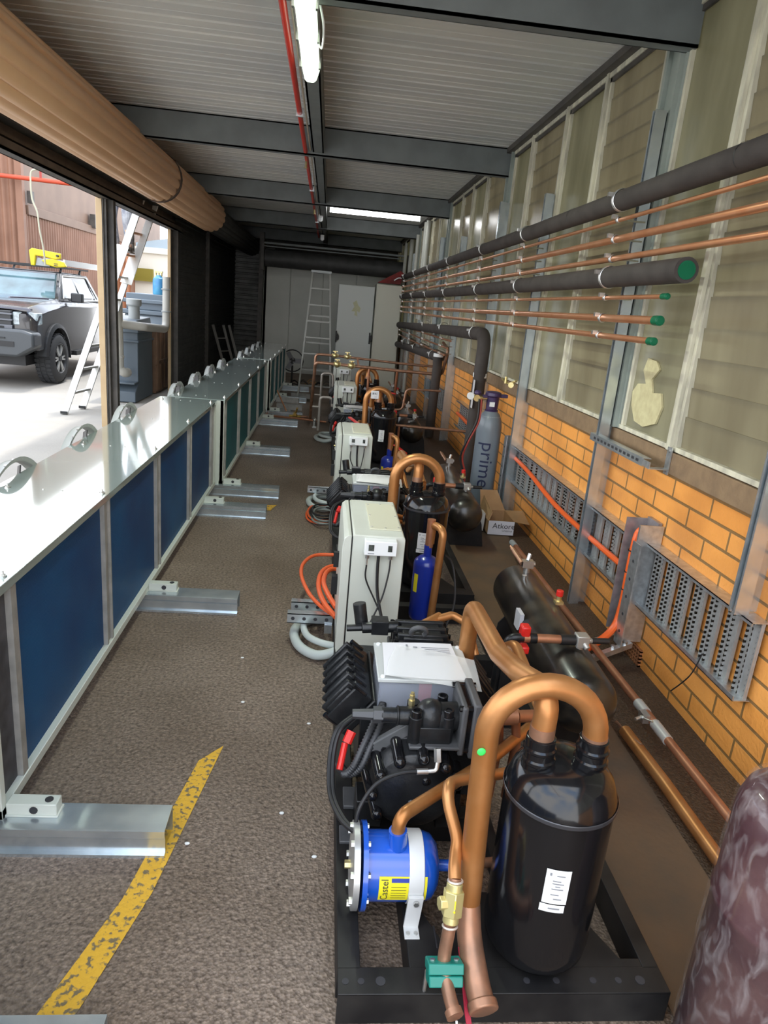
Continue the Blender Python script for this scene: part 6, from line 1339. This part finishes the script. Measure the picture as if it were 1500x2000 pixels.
g = G(); g.cyl((-.7, 14.6, 0), (-.7, 14.6, .45), .02); g.cyl((-.7, 14.6, 0), (-.7, 14.6, .02), .16); g.tube([(-.7 + math.cos(a) * .22, 14.55, .55 + math.sin(a) * .22) for a in [i / 20 * 2 * PI for i in range(20)]], .012, closed=True); g.cyl((-.7, 14.55, .55), (-.7, 14.66, .55), .06); put('fan_frame', g, RUB, parent=t)
g = G(); [g.obox((-.7 + math.cos(a) * .10, 14.56, .55 + math.sin(a) * .10), (math.cos(a), 0, math.sin(a)), (-math.sin(a), .4, math.cos(a)), (0, 1, 0), .09, .05, .004) for a in (0, 2.1, 4.2)]; put('fan_blades', g, INKG, parent=t)
random.seed(3)
for k in range(5):
    x = -.75 + k * .17; y = 14.5 + (k % 3) * .25; g = G(); g.tube(spline([(x, y, .02), (x + .1, y - .1, .10 + .05 * (k % 2)), (x + .22, y + .05, .06), (x + .1, y + .16, .14), (x - .02, y + .1, .03)]), .014, n=8); put('loose_cable', g, [RUB, DARKST, CARD][k % 3], label='dark loose cable heaped on the floor beyond the stepladder by the round fan', cat='cable', group='loose cables before the stepladder')
# coils and strut pieces poking out of the racks into the aisle
def coil(dy, dx, first):
    g = G(); g.tube(spline([(.15, 3.30 + dy, .10), (.06, 3.22 + dy, .10), (-.02, 3.30 + dy, .09), (-.05, 3.42 + dy, .08), (-.01, 3.55 + dy, .06), (.10, 3.62 + dy, .06), (.18, 3.60 + dy, .06)]) , .026, n=12)
    return g
for dy, lab in ((0, 'pale grey flexible conduit looping into the aisle beside the nearest control box'), (2.6, 'pale grey flexible conduit looping into the aisle beside the second rack'), (5.7, 'pale grey flexible conduit looping into the aisle at the third rack')):
    g = G(); g.tube(spline([(.14, 3.15 + dy, .06), (.04, 3.16 + dy, .03), (-.05, 3.25 + dy, .03), (-.085, 3.40 + dy, .03), (-.05, 3.52 + dy, .03), (.04, 3.58 + dy, .03), (.11, 3.57 + dy, .035)]), .025, n=14); put('flexible_conduit', g, GREYC, label=lab, cat='conduit', group='pale conduit loops in the aisle')
    g = G(); g.tube(spline([(.14, 3.19 + dy, .07), (.06, 3.21 + dy, .075), (-.01, 3.28 + dy, .075), (-.035, 3.40 + dy, .075), (.0, 3.49 + dy, .075), (.10, 3.53 + dy, .075)]), .018, n=12); put('flexible_conduit', g, GREYC, label=lab.replace('pale', 'thinner upper pale', 1), cat='conduit', group='pale conduit loops in the aisle')
def strutpiece(y, x0, x1, z, label):
    g = G(); g.box(x0, x1, y, y + .004, z, z + .055); g.box(x0, x1, y, y + .05, z + .051, z + .055); g.box(x0, x1, y, y + .02, z, z + .004); t = thing('strut_offcut', label, 'strut', ((x0 + x1) / 2, y, z)); put('channel', g, GALVB, parent=t)
    g = G(); n = int((x1 - x0) / .06); [g.cyl((x0 + .03 + k * .06, y - .001, z + .028), (x0 + .03 + k * .06, y + .001, z + .028), .010, n=10) for k in range(n)]; put('slot_holes', g, INK, parent=t)
strutpiece(3.38, -.125, .118, .095, 'punched galvanised strut piece with bracket, nearer of the pair by the orange hose')
strutpiece(3.62, -.115, .118, .055, 'punched galvanised strut piece behind the orange hose loops')
strutpiece(6.05, -.10, .118, .09, 'punched galvanised strut piece beside the second rack')
g = G(); g.box(.075, .115, 3.365, 3.375, .05, .10); put('strut_bracket', g, GALV, label='small silver bracket hanging from the nearer punched strut piece', cat='bracket')
OR = [([(.13, 3.35, .16), (.05, 3.45, .17), (-.02, 3.60, .18), (-.07, 3.80, .20), (-.065, 4.0, .20), (.0, 4.15, .2), (.12, 4.18, .2)], .011, 'thin orange hose in a wide loop beside the nearest control box'),
      ([(.13, 3.30, .18), (.07, 3.42, .20), (.035, 3.60, .21), (.04, 3.80, .21), (.08, 3.92, .21), (.14, 3.96, .21)], .014, 'thick orange hose loop, outer of the tight pair'),
      ([(.13, 3.38, .20), (.09, 3.50, .215), (.062, 3.64, .225), (.07, 3.78, .225), (.10, 3.86, .225), (.14, 3.88, .225)], .014, 'thick orange hose loop, inner of the tight pair')]
for p, r, lab in OR:
    g = G(); g.tube(spline(p), r, n=10); put('orange_hose', g, mat('orange_hose', (.80, .13, .035), .4), label=lab, cat='hose')
for k, (c, m_, lab) in enumerate((((.02, 5.62, .02), mat('orange_hose', (1, 1, 1)), 'thin orange cable coiled on the floor beside the second rack'), ((.06, 5.50, .045), mat('grey_cable', (.22, .24, .22), .5), 'grey green cable coiled over the orange cable beside the second rack'), ((.04, 5.56, .06), RUB, 'black cable coil topmost beside the second rack'))):
    g = G(); P = [Vector(c) + Vector((math.cos(a) * (.15 - .01 * k) * .75, math.sin(a) * (.24 - .03 * k), .004 * math.sin(a * 3))) for a in [i / 26 * 2 * PI for i in range(26)]]
    g.tube(P, .008, n=8, closed=True); P = [p + Vector((.012, .02, .018)) for p in P]; g.tube(P, .008, n=8, closed=True); put('cable_coil', g, m_, label=lab, cat='cable', group='cable coils beside the second rack')
# specks of debris on the aisle floor
for k, (x, y) in enumerate(((-.06, 2.05), (-.33, 3.15), (-.36, 1.9), (.02, 2.6), (-.28, 2.75), (.06, 1.85))):
    g = G(); g.sph((x, y, .004), .007, (1.4, 1, .5), 6); put('pebble', g, PLASTICW, label='tiny white stone chip on the brown aisle floor', cat='pebble', group='white stone chips on the aisle floor')
